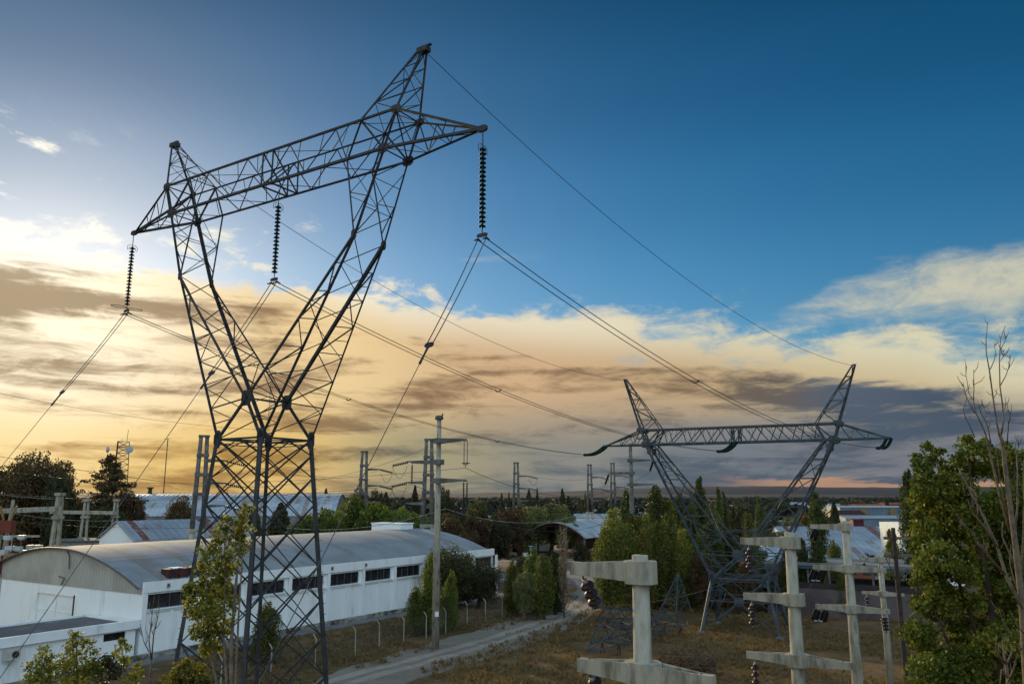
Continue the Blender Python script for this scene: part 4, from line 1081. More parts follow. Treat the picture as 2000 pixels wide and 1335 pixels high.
for p, q, w_ in ((b1, e1_, 'top'), (b2, e2_, 'middle'), (b3, e3_, 'lowest')):
    fat_string('brown three disc insulator hanging from the %s arm of the second post' % w_, p, q, 3, .135, M_PORC)
ends3 = []
for z, s, w_, n2 in ((11.70, -1, 'top', 1), (9.83, -1, 'left middle', 2), (8.05, -1, 'left lowest', 2), (8.05, 1, 'right lowest', 1)):
    p = armtip(P3, z, s, 1.45, .72)
    q = p-PL*.75-UP*.42 if w_ != 'right lowest' else p+PL*.3-UP*.8
    fat_string('black insulator string at the %s arm end of the third post' % w_, p, q, 4, .16, M_BLACKP, n2, .38); ends3.append(q)
for s, w_ in ((-1, 'left'), (1, 'right')):
    p = armtip(P4, 6.75, s, 1.15, .65)
    fat_string('small brown insulator hanging from the %s lower arm of the fourth post' % w_, p, p-UP*.95, 3, .15, M_PORC)
    p = armtip(P4, 8.92, s, 1.15, .65)
    if s < 0: fat_string('small insulator under the left upper arm of the fourth post', p, p-UP*.5, 2, .12, M_PORC)
WG = 'line wires between the concrete posts'
for (p, q, r_, w_) in ((q1, e1_, ends3[0], 'top'), (q2, e2_, ends3[1], 'middle'), (armtip(P1, 7.5, -1, 1.5), e3_, ends3[2], 'lowest')):
    wire('line_wire', 'thin wire from the nearest concrete post to the second post, %s one' % w_, sagline(p, q, .25, 16), .009, 'cable', WG)
    wire('line_wire', 'thin wire from the second concrete post to the third post, %s one' % w_, sagline(q, r_, .2, 14), .009, 'cable', WG)
pw = W2(-2.55, -2.55, 5.0)
# dark wooden double pole
W1_, W2_ = G(1771, 1345), G(1798, 1300)
base1 = Vector((at(1771, 1335, 48).x, 48, 0)); base2 = Vector((at(1800, 1240, 62).x, 62, 0))
for i, (bp, top, lb) in enumerate(((base1, at(1752, 1030, 48).z, 'dark tarred wooden pole beside the fourth concrete post'), (base2, at(1776, 1070, 62).z, 'thinner brown wooden pole just left of the big leafy tree'))):
    r = thing('wooden_pole', lb, 'utility pole', bp, 0, 'dark wooden poles')
    MB().rod(bp, (bp.x, bp.y, top), .16 if i == 0 else .13, 12, .11).build('pole_shaft', M_WOOD, r)
    b = MB(); t = Vector((bp.x, bp.y, top-.6))
    for dz in (0, -1.0):
        b.box(t+UP*dz+Vector((1.0 if i == 0 else .3, 0, 0)), (3.0, .14, .16), -.25)
    b.build('cross_arm', mat('bleached_timber', (.16, .14, .12), (.10, .085, .07), .9), r)
    b = MB(); b.tube([t-UP*.9+Vector((1.6, -.4, 0)), t-UP*2.6], .03, 5); b.tube([t-UP*.9-Vector((.6, -.1, 0)), t-UP*2.6], .03, 5); b.build('arm_brace', M_STEEL, r)
    for k in range(3):
        b = MB(); q = t+Vector((-.3+1.0*k, -.25*(-.3+1.0*k), .08)); b.lathe([(.03, 0), (.07, .06), (.05, .12), (.08, .18), (.03, .26)], q, UP, 10); b.build('pin_insulator', M_PORC, r)

# ------------------------------------------------------------------ tall single concrete poles with staggered arms
LN = Vector((24.6, 49, 0)).normalized(); AN = Vector((LN.y, -LN.x, 0))
def stag_arm(b, c, d, L, r, h=.42):
    """tapered beam, hub ring included"""
    pp = Vector((-d.y, d.x, 0))
    b.box(c, (r*2+.34, r*2+.26, h), math.atan2(d.y, d.x))
    w0, w1 = r*1.3, .12
    vs = [c+d*r+pp*w0/1+UP*(h/2), c+d*r-pp*w0+UP*(h/2), c+d*L-pp*w1/2+UP*.10, c+d*L+pp*w1/2+UP*.10, c+d*r+pp*w0-UP*(h/2-.01), c+d*r-pp*w0-UP*(h/2-.01), c+d*L-pp*w1/2-UP*.06, c+d*L+pp*w1/2-UP*.06]
    b.add(vs, [(3,2,1,0),(4,5,6,7),(0,1,5,4),(1,2,6,5),(2,3,7,6),(3,0,4,7)])
def tall_pole(label, base, zt, arms, r0, r1, plate=False, cap=True):
    root = thing('tall_concrete_pole', label, 'utility pole', base, 0, 'tall single concrete poles')
    MB().rod(base, (base.x, base.y, zt), r0, 20, r1).build('pole_shaft', M_CONC if plate else M_CONCD, root, smooth=True)
    tips = []
    for z, s, L in arms:
        b = MB(); rr = r0+(r1-r0)*z/zt; stag_arm(b, Vector((base.x, base.y, z)), AN*s, L, rr, .46); b.build('cross_arm', M_CONCD, root); tips.append(Vector((base.x, base.y, z))+AN*(s*(L-.08))-UP*.06)
    if cap:
        b = MB(); c = Vector((base.x, base.y, zt)); b.lathe([(r1+.16, -.22), (r1+.2, -.1), (r1+.16, .1), (r1, .16)], c, UP, 14); b.tube([c+UP*.1+LN*.1+AN*.1, c+UP*.2+LN*.3+AN*.2, c+UP*.3+AN*.35], .06, 6); b.build('pole_cap', M_CONCD, root)
    if plate:
        b = MB(); q = Vector((base.x, base.y, 1.9+1.0)); b.box(q+Vector((.12, -(r0-.02), 0)), (.32, .04, .42)); b.build('sign_plate', mat('white_plate', (.7, .75, .78), rough=.4), root)
    return root, tips
pb = G(850, 1266); pb.z = 0
_, t1 = tall_pole('tall pale concrete pole with three staggered arms rising beside the gravel road', pb, 20.0, [(17.85, 1, 2.9), (15.95, -1, 2.9), (14.3, 1, 2.9)], .34, .20, True)
pb2 = Vector((18.0, 122, 0))
_, t2 = tall_pole('tall concrete pole with staggered arms behind the far tower crossarm left end', pb2, 20.6, [(18.2, 1, 3.6), (16.3, -1, 3.6), (14.6, 1, 3.6)], .42, .26)
GS = 'insulators of the tall concrete poles'
def long_ins(label, p, q, nd, r=.13, m=M_BLACKP, dbl=0.0, ringb=True):
    p, q = Vector(p), Vector(q); d = (q-p).normalized(); root = thing('line_insulator', label, 'insulator string', p, 0, GS)
    b = MB(); c = MB(); pit = ((q-p).length-.4)/nd
    for off in ((-dbl, dbl) if dbl else (0,)):
        o = AN*off
        if r > .06:
            for k in range(nd): b.lathe(disc_profile(r, pit), p+o+d*(.2+pit*k), d, 10)
        else: b.rod(p+o+d*.2, q+o-d*.2, r, 8)
        c.rod(p+o, p+o+d*.22, .03, 5); c.rod(q+o-d*.22, q+o, .03, 5)
    if dbl: c.rod(q-AN*dbl*1.4, q+AN*dbl*1.4, .04, 6); c.rod(p-AN*dbl, p+AN*dbl, .04, 6); c.rod(q, q-UP*.3, .03, 6)
    b.build('insulator_discs', m, root)
    if ringb: ring(c, q+UP*.12, AN, LN, .42, .25, .035, 14)
    c.build('grading_ring', M_DARK, root)
    return root
i1 = t1[0]-UP*2.1; i2 = t1[1]-UP*1.9; i3 = t1[2]-UP*2.5
long_ins('pair of thin pale insulator rods hanging from the upper right arm of the roadside pole', t1[0], i1, 14, .04, M_GREYC, .16)
long_ins('dark disc insulator hanging from the left arm of the roadside pole', t1[1], i2, 11)
long_ins('double dark disc insulator hanging from the lower right arm of the roadside pole', t1[2], i3, 13, .12, M_BLACKP, .17)
k2 = []
for p, w_ in ((t2[0], 'upper right'), (t2[1], 'left'), (t2[2], 'lower right')):
    q = p-LN*1.9-UP*1.7; k2.append(q); long_ins('slanting dark insulator at the %s arm of the pole behind the far tower' % w_, p, q, 10, .17, M_BLACKP, 0, False)
CG = 'line wires of the tall concrete poles'
pb0 = pb-LN*118
off0 = [i-Vector((pb.x, pb.y, 0)) for i in (i1, i2, i3)]
for k, (p, q, w_) in enumerate(((i1-UP*.3, k2[0], 'upper right'), (i2, k2[1], 'left'), (i3-UP*.3, k2[2], 'lower right'))):
    wire('line_wire', 'wire from the %s arm of the roadside pole to the next pole' % w_, sagline(p, q, 3.0, 24), .022, 'cable', CG)
    bk = Vector((pb.x, pb.y, 0))+Vector((-95, 58, 0)); 
    wire('line_wire', 'wire from the %s arm of the roadside pole running left over the roofs' % w_, sagline(p, p+Vector((-92, 72-8*k, 3-1.5*k)), 2.2, 24), .020, 'cable', CG)
# long dark wires from the substation, crossing the picture on the left
LW = 'long wires across the left of the scene'
wire('long_wire', 'long dark wire sloping down from the left edge to the near tower twin pole', sagline(at(-120, 868, 78), at(392, 948, 105), .35, 20), .028, 'cable', LW)
wire('long_wire', 'dark wire running right from the twin poles to the centre twin poles, upper one', sagline(at(392, 948, 105), at(838, 872, 116), 2.0, 20), .024, 'cable', LW)
wire('long_wire', 'thin high wire crossing the golden sky at the left behind the near tower', sagline(at(-60, 755, 120), at(830, 826, 220), 4.2, 28), .03, 'cable', LW)
wire('long_wire', 'pale cable hanging low in front of the hedge trees to the centre pole', sagline(at(560, 1030, 98), at(870, 993, 92), 1.0, 20), .03, 'cable', LW, m=M_CONC)
wire('long_wire', 'pale cable hanging from the centre pole towards the poplars', sagline(at(870, 993, 92), at(1150, 998, 120), 1.6, 20), .03, 'cable', LW, m=M_CONC)
wire('long_wire', 'pale substation wire at the left edge, upper one', sagline(at(-40, 958, 88), at(120, 974, 96), .2, 8), .03, 'cable', LW, m=M_CONC)
wire('long_wire', 'pale substation wire at the left edge, lower one', sagline(at(-40, 990, 86), at(222, 1016, 112), .5, 10), .03, 'cable', LW, m=M_CONC)

# ------------------------------------------------------------------ twin concrete poles
def twin_pole(H, side_=1, blk=True):
    root = thing('twin_pole', '', 'utility pole')
    sp0, sp1 = .86, .37; r0, r1 = .38, .25
    for s in (-1, 1):
        for k_, (za, zb_) in enumerate(((0, H*.42), (H*.42, H))):
            f0, f1 = za/H, zb_/H
            b = MB(); b.rod((s*(sp0+(sp1-sp0)*f0)/1, 0, za), (s*(sp0+(sp1-sp0)*f1), 0, zb_), (r0+(r1-r0)*f0)*(1.15 if k_ == 0 else 1), 14, (r0+(r1-r0)*f1)*(1.15 if k_ == 0 else 1))
            b.build('lower_post' if k_ == 0 else 'upper_post', M_CONC if k_ == 0 else M_CONCD, root, smooth=True)  # upper posts darker than lower ones: backlit silhouette put into the colour
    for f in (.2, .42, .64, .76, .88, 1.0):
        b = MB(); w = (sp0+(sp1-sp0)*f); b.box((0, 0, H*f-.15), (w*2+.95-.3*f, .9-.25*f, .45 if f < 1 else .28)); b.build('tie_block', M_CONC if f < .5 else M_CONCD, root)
    for z in (.56, .70, .84):
        b = MB(); c = Vector((0, 0, H*z)); d = Vector((side_, 0, 0)); w = (sp0+(sp1-sp0)*z)
        b.add([(side_*w, -.3, c.z+.25), (side_*w, .3, c.z+.25), (side_*(w+2.6), .08, c.z+.12), (side_*(w+2.6), -.08, c.z+.12), (side_*w, -.3, c.z-.25), (side_*w, .3, c.z-.25), (side_*(w+2.6), .08, c.z-.05), (side_*(w+2.6), -.08, c.z-.05)],
              [(3,2,1,0),(4,5,6,7),(0,1,5,4),(1,2,6,5),(2,3,7,6),(3,0,4,7)])
        arm = b.build('cross_arm', M_CONCD, root)
        b = MB(); p = Vector((side_*(w+2.5), 0, c.z-.05)); q = p+Vector((side_*2.2, -.9, -.55)); dd_ = (q-p)
        for k in range(9): b.lathe(disc_profile(.22, .27), p+dd_*(k/9), dd_.normalized(), 8)
        b.build('tension_insulator', M_BLACKP, arm)
        b = MB(); b.tube([p+Vector((side_*(.1+2.2*i/10), -.4, -.6-1.7*math.sin(math.pi*i/10))) for i in range(11)], .03, 4); b.build('jumper_wire', M_WIRE, arm)
    return root
pr_r = twin_pole(21.0, 1); pr_l = twin_pole(21.0, -1)
TP = [(399, 849, 105, 1, 'twin concrete pole just left of the near tower legs', 1.0, 25), (712, 880, 147, 1, 'twin concrete pole rising from the green hedge trees', 1.0, 10), (838, 856, 117, -1, 'twin concrete pole close beside the roadside pole', 1.0, 8),
      (1008, 902, 196, 1, 'twin concrete pole in front of the cypress tops at the centre', 1.0, 5), (1151, 906, 208, 1, 'left one of two slim twin poles behind the white houses', .95, 5), (1196, 903, 214, 1, 'right one of two slim twin poles behind the white houses', .95, 3)]
used = set(); TPo = []
for px, py, Y, s, lb, sc_, rz in TP:
    src = pr_r if s > 0 else pr_l
    o = src if s not in used else copy_tree(src); used.add(s)
    p = at(px, py, Y); o.location = (p.x, Y, 0); k = p.z/21.0; o.scale = (sc_, sc_, k); o.rotation_euler = (0, 0, math.radians(rz))
    tag(o, lb, 'utility pole', 'twin concrete poles'); TPo.append(o)
def tpa(i, z, s=1): p = TPo[i].location; return Vector((p.x+s*3.6, p.y-.6, z))
for i, (a_, b_, z, sg, lb) in enumerate(((1, 3, .84, 2.2, 'upper'), (1, 3, .70, 2.6, 'middle'), (3, 4, .84, .9, 'upper'), (3, 4, .70, 1.0, 'middle'), (3, 4, .56, 1.2, 'lower'), (0, 1, .84, 1.8, 'upper'), (0, 1, .70, 2.0, 'middle'))):
    nm = {0: 'near tower', 1: 'hedge', 3: 'cypress', 4: 'white house'}
    wire('span_wire', 'thin %s wire between the %s and %s twin poles' % (lb, nm[a_], nm[b_]), sagline(tpa(a_, 21*z), tpa(b_, 21*z), sg, 20), .022, 'cable', 'wires between the twin poles')

# ------------------------------------------------------------------ substation at the left
sb = at(118, 962, 95)
def gantry_post(label, px, py, Y, w, ang):
    p = at(px, py, Y); root = thing('gantry_post', label, 'gantry post', (p.x, Y, 0), 0, 'concrete gantry posts of the substation')
    for s in (-1, 1):
        b = MB(); d = Vector((math.cos(ang), math.sin(ang), 0))
        b.sec(Vector((p.x, Y, 0))+d*(s*w*1.7), Vector((p.x, Y, p.z))+d*(s*w*.55), [(-w*.5, -w*.5), (w*.5, -w*.5), (w*.5, w*.5), (-w*.5, w*.5)], [(-w*.36, -w*.36), (w*.36, -w*.36), (w*.36, w*.36), (-w*.36, w*.36)])
        b.build('post', M_CONC, root)
    for f in (.3, .55, .80, 1):
        b = MB(); b.box((p.x, Y, p.z*f-.15), (w*(3.9-2.0*f)*abs(math.cos(ang))+w, w*(3.9-2.0*f)*abs(math.sin(ang))+w, .35)); b.build('tie_block', M_CONC, root)
    return Vector((p.x, Y, p.z))
g1 = gantry_post('thick pale double gantry post nearest, right of the umbrella shaped tree', 118, 962, 95, .45, 1.3)
g2 = gantry_post('double gantry post in the middle, below the feathery dark tree', 170, 974, 122, .36, .5)
g3 = gantry_post('slim double gantry post farthest, behind the white shed gable', 228, 974, 124, .32, .5)
def beam(label, p, q, w):
    b = MB(); b.sec(p, q, [(-w, -w), (w, -w), (w, w), (-w, w)]); return tag(b.build('gantry_beam', M_CONC, None, loc=p), label, 'beam', 'gantry beams of the substation')
pa = at(-60, 1000, 90); beam('pale gantry beam from the left edge to the nearest double post', pa, Vector((g1.x, g1.y-.7, at(118, 993, 95).z)), .27)
beam('thinner gantry beam between the middle and farthest gantry posts', Vector((g2.x-4.6, 120.6, at(130, 999, 121).z)), Vector((g3.x+.5, 123.3, at(228, 1001, 124).z)), .25)
p = at(37, 976, 90); r = thing('lightning_rod_pole', 'thin pale pole crossing the gantry beam near the left edge', 'pole', (p.x-.9, 89, 0)); MB().rod((p.x-.9, 89, 0), (p.x, 89, p.z), .22, 10, .16).build('pole_shaft', M_CONC, r)
MB().rod((p.x, 89, p.z), (p.x, 89, p.z+.35), .06, 6).build('tip_rod', M_DARK, r)
M_YINS = mat('ochre_insulator', (.30, .19, .06), (.22, .13, .05), .4)
M_REDBOX = mat('red_oxide_box', (.16, .035, .025), (.12, .03, .02), .7)
M_GREYB = mat('light_grey_box', (.42, .47, .50), (.34, .38, .40), .6)
p = at(12, 1028, 88); r = thing('circuit_breaker', 'red boxed breaker with two yellow insulators at the left edge', 'circuit breaker', (p.x, 88, 0))
b = MB(); b.box((p.x, 88, p.z), (1.6, .9, 1.3)); b.build('box', M_REDBOX, r)
for s in (-1, 1):
    b = MB(); d = Vector((s*.35, 0, 1)).normalized(); o = Vector((p.x+s*.35, 88, p.z+.65)); 
    for k in range(8): b.lathe([(.09, 0), (.17, .06), (.09, .14), (.09, .2)], o+d*(.2*k), d, 10)
    b.build('bushing', M_YINS, r)
b = MB()
for s in (-.6, .6):
    for t_ in (-.3, .3): b.rod((p.x+s, 88+t_, 0), (p.x+s, 88+t_, p.z-.6), .07, 6)
b.box((p.x+1.5, 88, p.z-1.0), (4.4, .2, .2)); b.build('stand', M_CONC, r)
EQ = [(16, 1046, 84, 1.5, 1), (43, 1045, 88, 1.7, 0), (19, 1066, 82, 1.2, 1), (36, 1067, 85, 1.3, 0), (60, 1064, 90, 1.2, 0), (75, 1064, 90, 1.3, 0), (5, 1074, 80, 1.2, 0), (93, 1072, 93, 1.0, 1), (48, 1074, 86, 1.0, 1)]
ELB = ['behind the gable, top left', 'behind the gable, under the thin pale pole', 'second row, leftmost', 'second row, second from left', 'second row, third from left', 'second row, fourth from left', 'lowest at the left edge', 'farthest right, beside the thick gantry post', 'low between the two rows']
for i, (px, py, Y, h, br) in enumerate(EQ):
    p = at(px, py, Y); r = thing('switchgear_post', 'white capped switchgear post %s' % ELB[i], 'switchgear', (p.x, Y, 0), 0, 'white capped switchgear posts')
    b = MB(); b.box((p.x, Y, p.z-.16), (.72, .5, .38)); b.box((p.x, Y, p.z-.4), (.5, .4, .1)); b.build('cap', M_GREYB, r)
    b = MB()
    for k in range(7): b.lathe([(.10, 0), (.16, .08), (.10, .2), (.10, .26)], (p.x+.0, Y, p.z-2.3+.26*k), UP, 10)
    b.build('porcelain_column', M_YINS if br else M_REDBOX, r)
    b = MB(); b.rod((p.x-.2, Y, 0), (p.x-.2, Y, p.z-2.3), .07, 6); b.rod((p.x+.2, Y, 0), (p.x+.2, Y, p.z-2.3), .07, 6); b.box((p.x, Y, p.z-2.32), (.6, .4, .08)); b.build('stand', M_CONC, r)

# telecom tower, mast
p = at(238, 862, 175); zt = p.z; r = thing('telecom_tower', 'red and white lattice telecom tower with two dish antennas against the golden sky', 'telecom tower', (p.x, 175, 0))
b = MB(); hw0, hw1 = 2.0, 1.25
def tc_(k, z): f = z/zt; h = hw0+(hw1-hw0)*f; a_ = 2.0944*k+.4; return Vector((p.x+h*math.cos(a_)*1.2, 175+h*math.sin(a_)*1.2, z))
for k in range(3): b.rod(tc_(k, 0), tc_(k, zt), .09, 6)
b.build('leg', M_DARK, r)
b = MB(); nz = 20
for i in range(nz):
    z0, z1 = zt*i/nz, zt*(i+1)/nz
    for k in range(3): b.bar(tc_(k, z0), tc_((k+1) % 3, z1), .08); b.bar(tc_((k+1) % 3, z0), tc_(k, z1), .08); b.bar(tc_(k, z1), tc_((k+1) % 3, z1), .09)
b.build('bracing', mat('faded_red_paint', (.14, .05, .035), (.10, .09, .08), .7), r)
for s, nm_ in ((-1, 1.0), (1, 1.15)):
    b = MB(); c = Vector((p.x+s*2.3, 174.0, zt-1.75)); d = Vector((s*.9, -.5, 0)).normalized() if s < 0 else Vector((.35, -1, 0)).normalized()
    b.lathe([(.1, -.25), (.62*nm_, -.1), (.66*nm_, .0), (.66*nm_, .35), (.3, .42)], c, d, 20); b.rod(c, (p.x+s*.9, 175, zt-1.75), .07, 6)
    b.build('dish_antenna', M_GREYB, r)
b = MB(); b.rod((p.x+1.1, 175, zt), (p.x+1.2, 175, zt+2.6), .05, 5); b.rod((p.x, 175, zt), (p.x, 175, zt+.6), .05, 5); b.build('whip_antenna', M_DARK, r)
for px, py, Y, lb in ((328, 855, 230, 'thin tall radio mast in the golden sky left of the twin pole'), (530, 745, 300, 'faint far lattice radio mast seen between the near tower legs')):
    p = at(px, py, Y); r = thing('radio_mast', lb, 'radio mast', (p.x, Y, 0), 0)
    w = .12 if Y < 250 else .55
    b = MB()
    for k in range(3): a_ = 2.0944*k; b.rod((p.x+w*math.cos(a_), Y+w*math.sin(a_), 0), (p.x+w*.8*math.cos(a_), Y+w*.8*math.sin(a_), p.z), .045, 4)
    b.build('mast_leg', M_DARK, r)
    b = MB(); nz = 30
    for i in range(nz):
        z0, z1 = p.z*i/nz, p.z*(i+1)/nz
        for k in range(3):
            a_, c_ = 2.0944*k, 2.0944*(k+1); b.rod((p.x+w*math.cos(a_), Y+w*math.sin(a_), z0), (p.x+w*math.cos(c_), Y+w*math.sin(c_), z1), .03, 3)
    b.build('mast_bracing', mat('faded_red_paint', (.14, .05, .035)), r)
    if Y < 250: b = MB(); b.rod((p.x-1, Y, p.z-.2), (p.x+1, Y, p.z-.1), .04, 4); b.build('cross_rod', M_DARK, r)

# ------------------------------------------------------------------ fence along the warehouse road
fpts = [G(430, 1350), G(528, 1322), G(615, 1300), G(693, 1281), G(740, 1266), G(788, 1256), G(832, 1246), G(870, 1236), G(912, 1220), G(948, 1213), G(981, 1205), G(1012, 1199)]
for q in fpts: q.z = 0
fl = []
A_, B_ = fpts[0], fpts[-1]
fr = thing('fence', 'wire fence on cranked concrete posts along the gravel road verge', 'fence', A_)
for i, q in enumerate(fpts):
    b = MB(); d = (B_-A_).normalized(); cr = Vector((-d.y, d.x, 0))
    b.rod(q, q+UP*2.05, .06, 4, .05); b.rod(q+UP*2.02, q+UP*2.35+cr*.3, .045, 4, .04)
    b.build('fence_post', M_CONC, fr)
b = MB()
for z in (.15, .6, 1.05, 1.5, 1.95):
    for i in range(len(fpts)-1): b.tube([fpts[i]+UP*z, fpts[i+1]+UP*z], .012, 4)
for i in range(len(fpts)-1):
    p, q = fpts[i], fpts[i+1]; n = int((q-p).length/.25)
    for k in range(n):
        a_ = p.lerp(q, k/n); c_ = p.lerp(q, min(1, (k+4)/n)); b.tube([a_+UP*.1, c_+UP*1.9], .005, 3); b.tube([a_+UP*1.9, c_+UP*.1], .005, 3)
b.build('fence_wire', M_WIRE, fr)

# curved street lamp by the yard
p = G(944, 1092); p.z = 0; Y = p.y; t = at(985, 1022, Y); ar = at(948, 1040, Y)
r = thing('street_lamp', 'rusty curved street lamp at the far yard, its pale head reaching right', 'street lamp', p)
MB().tube([p, (p.x+.02, Y, 3), (ar.x-.3, Y, ar.z-1), (ar.x+.2, Y, ar.z+.3), (ar.x+1.5, Y, t.z-.5), (t.x-1, Y, t.z-.05), t], [.11, .1, .09, .08, .07, .06, .05], 8).build('lamp_post', mat('rusty_post', (.15, .08, .05), rough=.9), r)
b = MB(); b.box(t+Vector((.45, 0, .02)), (1.3, .45, .22)); b.box(t+Vector((.5, 0, -.12)), (1.0, .35, .08)); b.build('lamp_head', M_GREYB, r)

M_PALE = mat('pale_new_zinc', (.36, .39, .39), (.26, .28, .28), .5, metal=.2)
# ------------------------------------------------------------------ dismantled tower pieces lying on trestles
def fallen(label, p0, p1, hgt, half, apex_):
    p0, p1 = Vector(p0), Vector(p1); d = (p1-p0).normalized(); n_ = Vector((-d.y, d.x, 0)); L = (p1-p0).length
    root = thing('lattice_section', label, 'lattice section', p0, 0, 'dismantled lattice crossarm pieces')
    def Q(s, t, z): return p0+d*s+n_*t+UP*z
    b = MB()
    bz = .9
    for t_ in (-half, half):
        b.bar(Q(L*.12, t_, bz), Q(L*.9, t_, bz), .10); b.bar(Q(0, 0, bz-.2), Q(L*.12, t_, bz), .10); b.bar(Q(L, 0, bz+.1), Q(L*.9, t_, bz), .09)
        b.bar(Q(L*.16, t_*.8, bz+hgt*.55), Q(L*.86, t_*.8, bz+hgt*.55), .09)
        b.bar(Q(0, 0, bz-.2), Q(L*.16, t_*.8, bz+hgt*.55), .09)
        lace(b, Q(L*.12, t_, bz), Q(L*.9, t_, bz), Q(L*.16, t_*.8, bz+hgt*.55), Q(L*.86, t_*.8, bz+hgt*.55), 9, .06, rungs=True)
    lace(b, Q(L*.12, -half, bz), Q(L*.9, -half, bz), Q(L*.12, half, bz), Q(L*.9, half, bz), 9, .06, rungs=True)
    lace(b, Q(L*.16, -half*.8, bz+hgt*.55), Q(L*.86, -half*.8, bz+hgt*.55), Q(L*.16, half*.8, bz+hgt*.55), Q(L*.86, half*.8, bz+hgt*.55), 9, .06, rungs=True)
    b.build('truss', M_STEEL2, root)
    b = MB()
    A = Q(L*apex_[0], 0, bz+apex_[1])
    cs = [Q(L*(apex_[0]-.14), -half*.8, bz+hgt*.55), Q(L*(apex_[0]+.04), -half*.8, bz+hgt*.55), Q(L*(apex_[0]+.04), half*.8, bz+hgt*.55), Q(L*(apex_[0]-.14), half*.8, bz+hgt*.55)]
    for k in range(4):
        b.bar(cs[k], A, .09); lace(b, cs[k], cs[k].lerp(A, .9), cs[(k+1) % 4], cs[(k+1) % 4].lerp(A, .9), 4, .05, rungs=True)
    b.build('peak', M_STEEL2, root)
    for s in (.2, .42, .62, .84):
        b = MB()
        for t_ in (-.8, .8):
            b.bar(Q(L*s-.3, t_, 0), Q(L*s, t_, bz), .07); b.bar(Q(L*s+.3, t_, 0), Q(L*s, t_, bz), .07)
        b.bar(Q(L*s, -.9, bz-.04), Q(L*s, .9, bz-.04), .08); b.build('trestle', mat('rusty_truss', (.08, .035, .025)), root)
f0 = G(1148, 1290); f1 = G(1340, 1232)
fallen('dismantled pale lattice crossarm on trestles left of the far tower, with an upright peak', f0, f1, 2.2, 1.1, (.93, 4.7))
f0 = G(1165, 1232); f1 = G(1300, 1236)
fallen('smaller dismantled lattice piece lying behind the longer crossarm on trestles', f0+Vector((0, 1.5, 0)), f1+Vector((0, 2, 0)), 1.8, .9, (.10, 2.4))
q0, q1 = G(1285, 1316), G(1402, 1322); q0.z = q1.z = 0
r = thing('scrap_lattice_pile', 'rusty heap of flat stacked lattice panels on the grass behind the nearest post', 'scrap pile', q0)
rr = random.Random(8)
d = (q1-q0).normalized(); n_ = Vector((-d.y, d.x, 0)); L = (q1-q0).length
for k in range(4):
    b = MB(); z = .15+.42*k; o = n_*(rr.uniform(-.3, .3)); wd = 2.4
    a0, a1_ = q0+o+UP*z, q1+o+UP*(z+rr.uniform(-.1, .2)); c0, c1 = a0+n_*wd, a1_+n_*wd
    b.bar(a0, a1_, .10); b.bar(c0, c1, .10); lace(b, a0, a1_, c0, c1, 9, .07, x=True, rungs=True); lace(b, a0, a1_, a0+UP*.4, a1_+UP*.4, 12, .06, rungs=True); b.bar(a0+UP*.4, a1_+UP*.4, .08)
    b.build('lattice_panel', mat('brown_scrap_steel', (.13, .085, .05), (.07, .045, .03), .85, 2), r)

# ------------------------------------------------------------------ things in the far yard
def crate_stack(label, px, py, w, n, dz):
    p = G(px, py); r = thing('pallet_stack', label, 'pallet stack', (p.x, p.y, 0), 0, 'stacks of brown pallets in the yard')
    for k in range(n):
        b = MB(); z = .02+k*dz
        for j in range(5): b.box((p.x-w/2+w*(j+.5)/5, p.y, z+dz*.78), (w/5*.8, w, dz*.14))
        for j in range(3): b.box((p.x, p.y-w/2+w*(.1+.4*j), z+dz*.42), (w, .14, dz*.5))
        b.build('pallet', mat('pallet_wood', (.20, .115, .06), (.13, .075, .04), .9, 3), r)
crate_stack('tall stack of brown pallets left of the white container', 998, 1083, 2.6, 11, .36)
crate_stack('tall stack of brown pallets touching the white container', 1012, 1083, 2.6, 11, .36)
crate_stack('lower stack of brown pallets at the left of the yard', 968, 1084, 2.2, 8, .34)
p = G(1037, 1078); r = thing('container', 'pale container with a dark band in front of the open arched shed', 'container', (p.x, p.y, 0))
b = MB(); b.box((p.x, p.y, 1.75), (9.0, 2.5, 2.8), .1); b.build('box', corr_mat('white_container', (.45, .52, .52), (.36, .42, .42), 9, (1, 0, 0)), r)
b = MB(); b.box((p.x-.2, p.y, .2), (8.8, 2.3, .36), .1); b.build('skid', M_DARK, r); b = MB(); b.box((p.x, p.y, 3.2), (9.2, 2.7, .1), .1); b.build('lid', M_WHITE, r)
